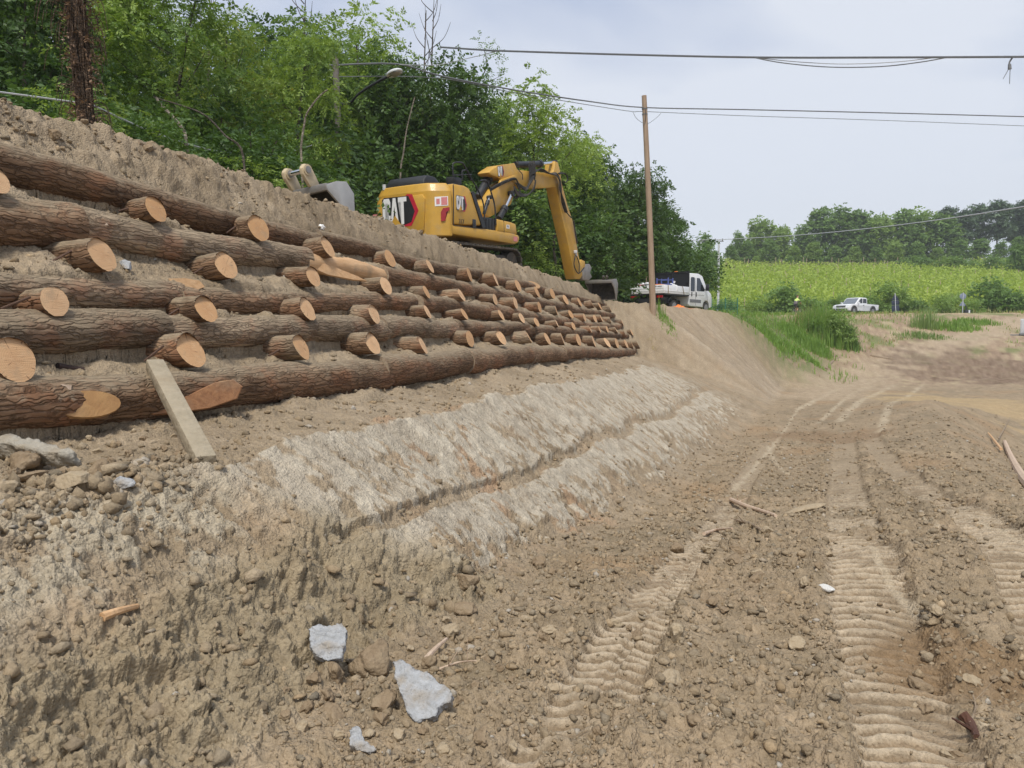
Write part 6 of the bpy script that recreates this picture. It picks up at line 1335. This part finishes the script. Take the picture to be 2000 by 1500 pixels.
rock('rock', 60, 940, 70, 24, BROWN, 'wide brown rock under the concrete slab at left', 'rock', (1, .8, .6), .6, .25)
rock('rock', 40, 915, 90, 25, BROWN, 'dark brown block directly beneath the left concrete slab', 'rock', (1, .7, .55), .6, .25)
rock('rock', 85, 978, 32, 26, TAN, 'small round tan stone at the front of the left rubble', 'rock', (1, .9, .8), .3, .2)
rock('rock', 15, 960, 50, 27, TAN, 'tan stone at the left picture edge in the rubble', 'rock', (1, .9, .7), .5, .2)
rock('rock', 330, 912, 46, 28, TAN, 'flat light stone below the lower end of the plank', 'rock', (1, .5, .35), .7, .12)
chunk('concrete_slab', [(-60,850),(0,848),(40,852),(80,862),(118,872),(148,880),(140,886),(90,882),(40,872),(0,864),(-60,862)], .10, CONC, 'long pale concrete slab edge sticking out of soil at the left', 'slab', (.0, -.45, .9), .12, rough=.012, seed=6, anchor=(60,905))
rock('rock', 1320, 1252, 42, 30, TAN, 'upright tan rock beside the left wheel track', 'rock', (.8, .8, 1), .7, .22, sink=.15)
rock('rock', 1312, 1330, 58, 31, TAN, 'rounded tan boulder beside left wheel track, foreground', 'rock', (1, .8, .6), .2, .14, sink=.35)
rock('rock', 1556, 1262, 44, 32, TAN, 'tan lump between the two wheel tracks', 'rock', (1, .7, .6), .4, .25)
rock('rock', 1612, 1150, 46, 33, stone_mat('white_stone', (.55, .54, .50), (.72, .71, .68), dusta=.2), 'flat white stone beside the right wheel track', 'rock', (1, .5, .35), .8, .12, rz=-.3)
rock('rock', 590, 1428, 36, 34, TAN, 'pale orange and white pebble left of curved concrete', 'rock', (.8, .7, .8), .6, .15)
rock('rock', 510, 1412, 30, 35, TAN, 'tan pebble at bottom left of the foreground concrete', 'rock', (1, .8, .7), .3, .15)
rock('stone_slab', 1572, 994, 95, 8, TAN, 'flat tan stone slab lying between the wheel tracks', 'slab', (1, .42, .2), .8, .12, rz=.1, sink=.3)
LG = 'earth lumps scattered on the dirt track'
for k in range(46):
    px = rnd.uniform(1020, 1980); py = rnd.uniform(1080, 1480)
    if k < 14: px, py = rnd.uniform(1300, 1640), rnd.uniform(1040, 1180)
    if k >= 34: px, py = rnd.uniform(820, 1120), rnd.uniform(1200, 1480)
    rock('earth_lump', px, py, rnd.uniform(14, 40)*(.6+py/2200), 200+k, BROWN if k % 3 else TAN, 'brown earth lump among many on the bare track' if k % 3 else 'tan earth lump among many on the bare track', 'clod', (1, rnd.uniform(.6, .9), rnd.uniform(.5, .8)), .4, .32, LG, sink=.35)
CC = 'earth clods round the concrete pieces'
for px, py, wpx in ((690,1300,30),(615,1330,34),(640,1365,40),(600,1385,34),(700,1350,30),(745,1410,34),(720,1440,28),(780,1440,36),(830,1430,30),(880,1400,28),(900,1370,26),(930,1340,24),(560,1400,24),(660,1440,26),(870,1290,22),(800,1270,22),(760,1240,20),(950,1290,26),(980,1240,22),(1000,1330,28),(940,1440,38),(1000,1460,34),(870,1470,40),(560,1350,20),(820,1240,18),(870,1215,24),(1050,1290,20),(1080,1350,30)):
    rock('earth_clod', px, py, wpx, int(px*3+py), BROWN if (px+py) % 3 else TAN, 'brown earth clod lying among the concrete pieces in the foreground' if (px+py) % 3 else 'tan earth clod lying among the concrete pieces in the foreground', 'clod', (1, rnd.uniform(.65, .95), rnd.uniform(.55, .85)), .6, .32, CC, sink=.3)
RB = 'stones heaped in the left rubble'
for px, py, wpx in ((20,985,24),(50,990,22),(120,975,26),(30,930,30),(120,930,30),(165,985,20),(205,965,26),(215,905,24),(260,915,20),(270,935,18),(150,905,28),(110,895,24),(300,935,16),(350,890,18),(250,890,20),(190,885,22),(75,915,34),(10,1010,18),(320,880,16),(380,915,16),(230,870,18),(280,860,18),(340,855,16),(300,900,20),(175,860,18)):
    rock('rubble_stone', px, py, wpx, int(px*5+py), TAN if (px+py) % 2 else BROWN, ('tan' if (px+py) % 2 else 'brown')+' stone in the heap of rubble below the left slab', 'stone', (1, rnd.uniform(.65, .95), rnd.uniform(.6, .9)), .8, .22, RB, sink=.2)
CGp = 'earth lumps on the bank above the wall'
for px, py, wpx in ((105,268,38),(122,292,18),(205,235,14),(165,240,18),(290,292,30),(350,308,16),(272,300,14),(215,247,14),(60,262,18),(430,345,16),(690,408,16),(560,390,14),(820,455,16),(650,402,14),(30,255,14),(480,362,16)):
    rock('earth_lump', px, py, wpx, int(px+py), BROWN, 'earth lump lying on the loose bank above the log wall', 'clod', (1, .8, .7), .5, .3, CGp, sink=.35)
# plank leaning against the lowest log
A = hit(402, 903); B = on_wall(302, 712, -.10); d_ = Vector(B-A); L = d_.length
mb = MB(); mb.box((0, 0, L/2), (.12, .09, L), bev=.008); o = mb.build('plank', stone_mat('dusty_post', (.30, .255, .18), (.40, .34, .25), dusta=.6, sc=9.)); o.location = A; o.rotation_euler = d_.to_track_quat('Z', 'Y').to_euler(); tag(o, 'pale square post leaning against the lowest log on the left', 'post')
# branches and wood scraps
def stick_(nm, pix, r0, label, mat=OLDW, cat='branch', lift=.03, twigs=0):
    P = [hit(a, b)+np.array([0, 0, lift]) for a, b in pix]; O = P[0]; mb = MB(); mb.tube([p-O for p in P], [r0, r0*.55], 8)
    for k in range(twigs):
        i = rnd.randrange(len(P)-1); a = (P[i]*.5+P[i+1]*.5)-O; mb.tube([a, a+np.array([rnd.uniform(-.15, .15), rnd.uniform(-.1, .1), rnd.uniform(.02, .16)])], [r0*.4, r0*.15], 5)
    o = mb.build(nm, mat); o.location = O; tag(o, label, cat); return o
stick_('branch', [(1428,980),(1455,992),(1480,1000),(1515,1012)], .035, 'pale bark-stripped branch lying across the track', PALEW, twigs=3)
stick_('branch', [(1440,1022),(1465,1028),(1488,1042)], .02, 'short dark twiggy branch below the pale one', OLDW, twigs=4)
stick_('branch', [(1375,1048),(1400,1040),(1430,1038)], .02, 'pale straight stick left of the dark twiggy branch', PALEW)
stick_('branch', [(830,1300),(850,1278),(872,1258)], .016, 'thick curved root piece behind the largest concrete slab', PALEW, lift=.03)
stick_('branch', [(858,1318),(895,1305),(930,1302)], .006, 'thin twig right of the largest concrete slab', PALEW, twigs=3)
stick_('branch', [(1700,695),(1725,700),(1745,702)], .12, 'dark short log lying at the foot of the ramp', OLDW)
stick_('branch', [(1613,722),(1625,708),(1640,698)], .10, 'dark stick leaning at the foot of the cut bank', OLDW)
stick_('wood_chip', [(200,1212),(232,1200),(268,1190)], .022, 'splintered orange wood scrap stuck in the clay at left', RAW, 'wood scrap', .015)
stick_('branch', [(1895,1425),(1905,1395),(1900,1370)], .006, 'thin dry root at lower right of the right track', OLDW, twigs=4)
stick_('bark_scrap', [(1880,1400),(1897,1420),(1908,1445)], .025, 'dark red-brown bark scrap in the lower right dirt', simple('rotten_bark', (.09, .04, .025), .9, bump=.01), 'bark scrap', .01, 1)
stick_('stump_log', [(2040,985),(2000,945),(1975,900),(1962,868)], .10, 'broken pale tree trunk with torn top lying at right edge', PALEW, 'log', .08)
stick_('branch', [(1955,885),(1938,862),(1930,852)], .035, 'splintered orange stub of the broken trunk at right edge', RAW, lift=.10)
stick_('branch', [(1950,865),(1962,843),(1972,822)], .02, 'upright stick behind the broken pale trunk', OLDW, lift=.12)
stick_('bark_scrap', [(270,283),(290,290),(312,298)], .03, 'dark bark scrap on the bank below the vine-wrapped trunk', OLDW, 'bark scrap', .02)
stick_('bark_scrap', [(112,718),(140,722),(165,724)], .025, 'dark bark wedge on the soil above the lowest log', simple('dark_bark', (.05, .03, .025), .9, bump=.01), 'bark scrap', .01)
rock('rock', 245, 528, 34, 40, GREY, 'grey stone wedged beside the large stub of second row', 'rock', (1, .7, .7), .6, .2, sink=.0)
# crumpled plastic and the orange net
V, F = rockV(4, 91, .9, .5, (1, .7, .9)); P = hit(628, 448); o = link('plastic_bag', npmesh('plastic_bag', V*.055, F, WSTK, False), loc=(P[0], P[1], P[2]+.03)); tag(o, 'crumpled white plastic on the soil above the top log', 'plastic bag')
P = at(1322, 596, 38.5); n = 40; gx, gy = np.meshgrid(np.linspace(-.75, .75, n), np.linspace(-.5, .5, 26)); gx, gy = gx.ravel(), gy.ravel(); zz = H(P[0]+gx, P[1]+gy)-h1(P[0], P[1])+.05+.28*np.clip(1-(gx/.75)**2, 0, 1)*np.clip(1-(gy/.5)**2, 0, 1)*(.7+.9*fbm(gx*3, gy*3, 4, 5)); I = (np.arange(25)[:, None]*n+np.arange(n-1)[None]).ravel()
o = link('safety_net', npmesh('safety_net', np.stack([gx, gy, zz], 1), np.stack([I, I+1, I+n+1, I+n], 1), ORG, False), loc=(P[0], P[1], h1(P[0], P[1]))); tag(o, 'crumpled orange safety netting heaped beside the tipper truck', 'netting')
# ---- saw cuts, knots and torn strips on single logs (parts of those logs)
def on_log(ri, li, poly, nm, mat, off, thick=.03, nrm=(UY*.9, -UX*.9-.25, .25), seed=3, label=None):
    root = LOGO[(ri, li)]; cx_m = sum(p[0] for p in poly)/len(poly); cy_m = sum(p[1] for p in poly)/len(poly); A = on_wall(cx_m, cy_m, off); N = np.array(nrm); N = N/np.linalg.norm(N); pts = []
    for px, py in poly: v = ray(px, py); pts.append(CAM+v*(np.dot(A-CAM, N)/np.dot(v, N)))
    c0 = np.mean(pts, 0); bm = bmesh.new(); up = [bm.verts.new(Vector(p-c0)) for p in pts]; lo_ = [bm.verts.new(Vector(c0*0+(p-c0)*1.08-N*thick)) for p in pts]; n = len(pts); bm.faces.new(up); bm.faces.new(lo_[::-1])
    for i in range(n): bm.faces.new((up[(i+1) % n], up[i], lo_[i], lo_[(i+1) % n]))
    bmesh.ops.recalc_face_normals(bm, faces=bm.faces[:]); bmesh.ops.triangulate(bm, faces=bm.faces[:]); me = bpy.data.meshes.new(nm); bm.to_mesh(me); bm.free(); me.materials.append(mat); o = link(nm, me); o.parent = root
    o.matrix_parent_inverse = root.matrix_world.inverted(); o.location = c0
    if label: o['label'] = label
    return o
def oval(cx, cy, rx, ry, rot=0., n=22): return [(cx+rx*math.cos(a)*math.cos(rot)-ry*math.sin(a)*math.sin(rot), cy+rx*math.cos(a)*math.sin(rot)+ry*math.sin(a)*math.cos(rot)) for a in np.linspace(0, 2*math.pi, n+1)[:-1]]
bpy.context.view_layer.update()
OCH = rawwood('ochre_wood', (.36, .19, .075), (.50, .29, .12), (6, 6, 6)); ORB = rawwood('torn_orange_wood', (.24, .105, .045), (.40, .20, .09))
on_log(4, 0, oval(170, 789, 66, 26, -.03), 'sawn_knot', OCH, -.085, label='large oval sawn face')
on_log(4, 0, [(-30,760),(40,755),(120,750),(140,752),(138,768),(80,782),(0,792),(-30,794)], 'split_strip', PALEW, -.06)
on_log(4, 1, [(238,800),(300,788),(370,772),(420,748),(455,742),(472,755),(462,778),(410,796),(340,806),(260,812)], 'torn_strip', ORB, -.085)
on_log(4, 1, oval(441, 764, 29, 21, -.25), 'sawn_knot', RAW, -.165, .09)
on_log(4, 1, oval(444, 766, 6, 7), 'knot_hole', BLK, -.172, .01)
on_log(1, 1, [(140,418),(165,416),(205,430),(212,440),(150,440),(141,430)], 'bare_patch', PALEW, -.055)
on_log(2, 1, [(330,544),(360,543),(390,548),(400,560),(380,568),(345,572)], 'sawn_face', RAW, -.04, .05)
on_log(1, 2, [(600,505),(650,520),(700,540),(715,548),(690,546),(640,536),(605,520)], 'split_face', RAW, -.05, .03)
on_log(0, 2, oval(1040, 556, 16, 6, .3), 'sawn_face', RAW, -.03)
# iron staples: rods pinning the stubs
IRON = simple('rusty_iron', (.10, .055, .035), .8)
for ri, li, a, b in ((0,1,(232,412),(300,392)),(1,0,(85,520),(160,478)),(1,1,(378,534),(420,508)),(2,0,(2,603),(60,580)),(2,1,(322,620),(370,590)),(3,1,(282,705),(320,675)),(3,2,(525,695),(570,668)),(2,2,(552,618),(590,592)),(0,2,(442,455),(478,430)),(1,2,(570,552),(600,525)),(0,3,(605,490),(630,470))):
    A = on_wall(*a, .06); B = on_wall(*b, -.12); mb = MB(); mb.tube([(0, 0, 0), tuple(B-A)], .009, 6, False); o = mb.build('iron_rod', IRON); o.location = A; tag(o, f'thin rusty rod pinning the {ORD[li]} stub in the {["top", "second", "third", "bottom"][ri]} row', 'iron rod')

# ================================================================== AIR: thin summer haze over the whole valley
hm = bpy.data.materials.new('haze'); hm.use_nodes = True; ht = hm.node_tree; ht.nodes.clear()
ho = ht.nodes.new('ShaderNodeOutputMaterial'); hv = ht.nodes.new('ShaderNodeVolumePrincipled'); ht.links.new(hv.outputs[0], ho.inputs['Volume'])
hv.inputs['Color'].default_value = (.90, .92, .94, 1); hv.inputs['Density'].default_value = .00065; hv.inputs['Anisotropy'].default_value = .2
mb = MB(); mb.box((60, 90, 28), (700, 700, 90)); hz = mb.build('haze', hm, None, False); tag(hz, 'thin pale haze in the air over the hillside', None, None, 'stuff')
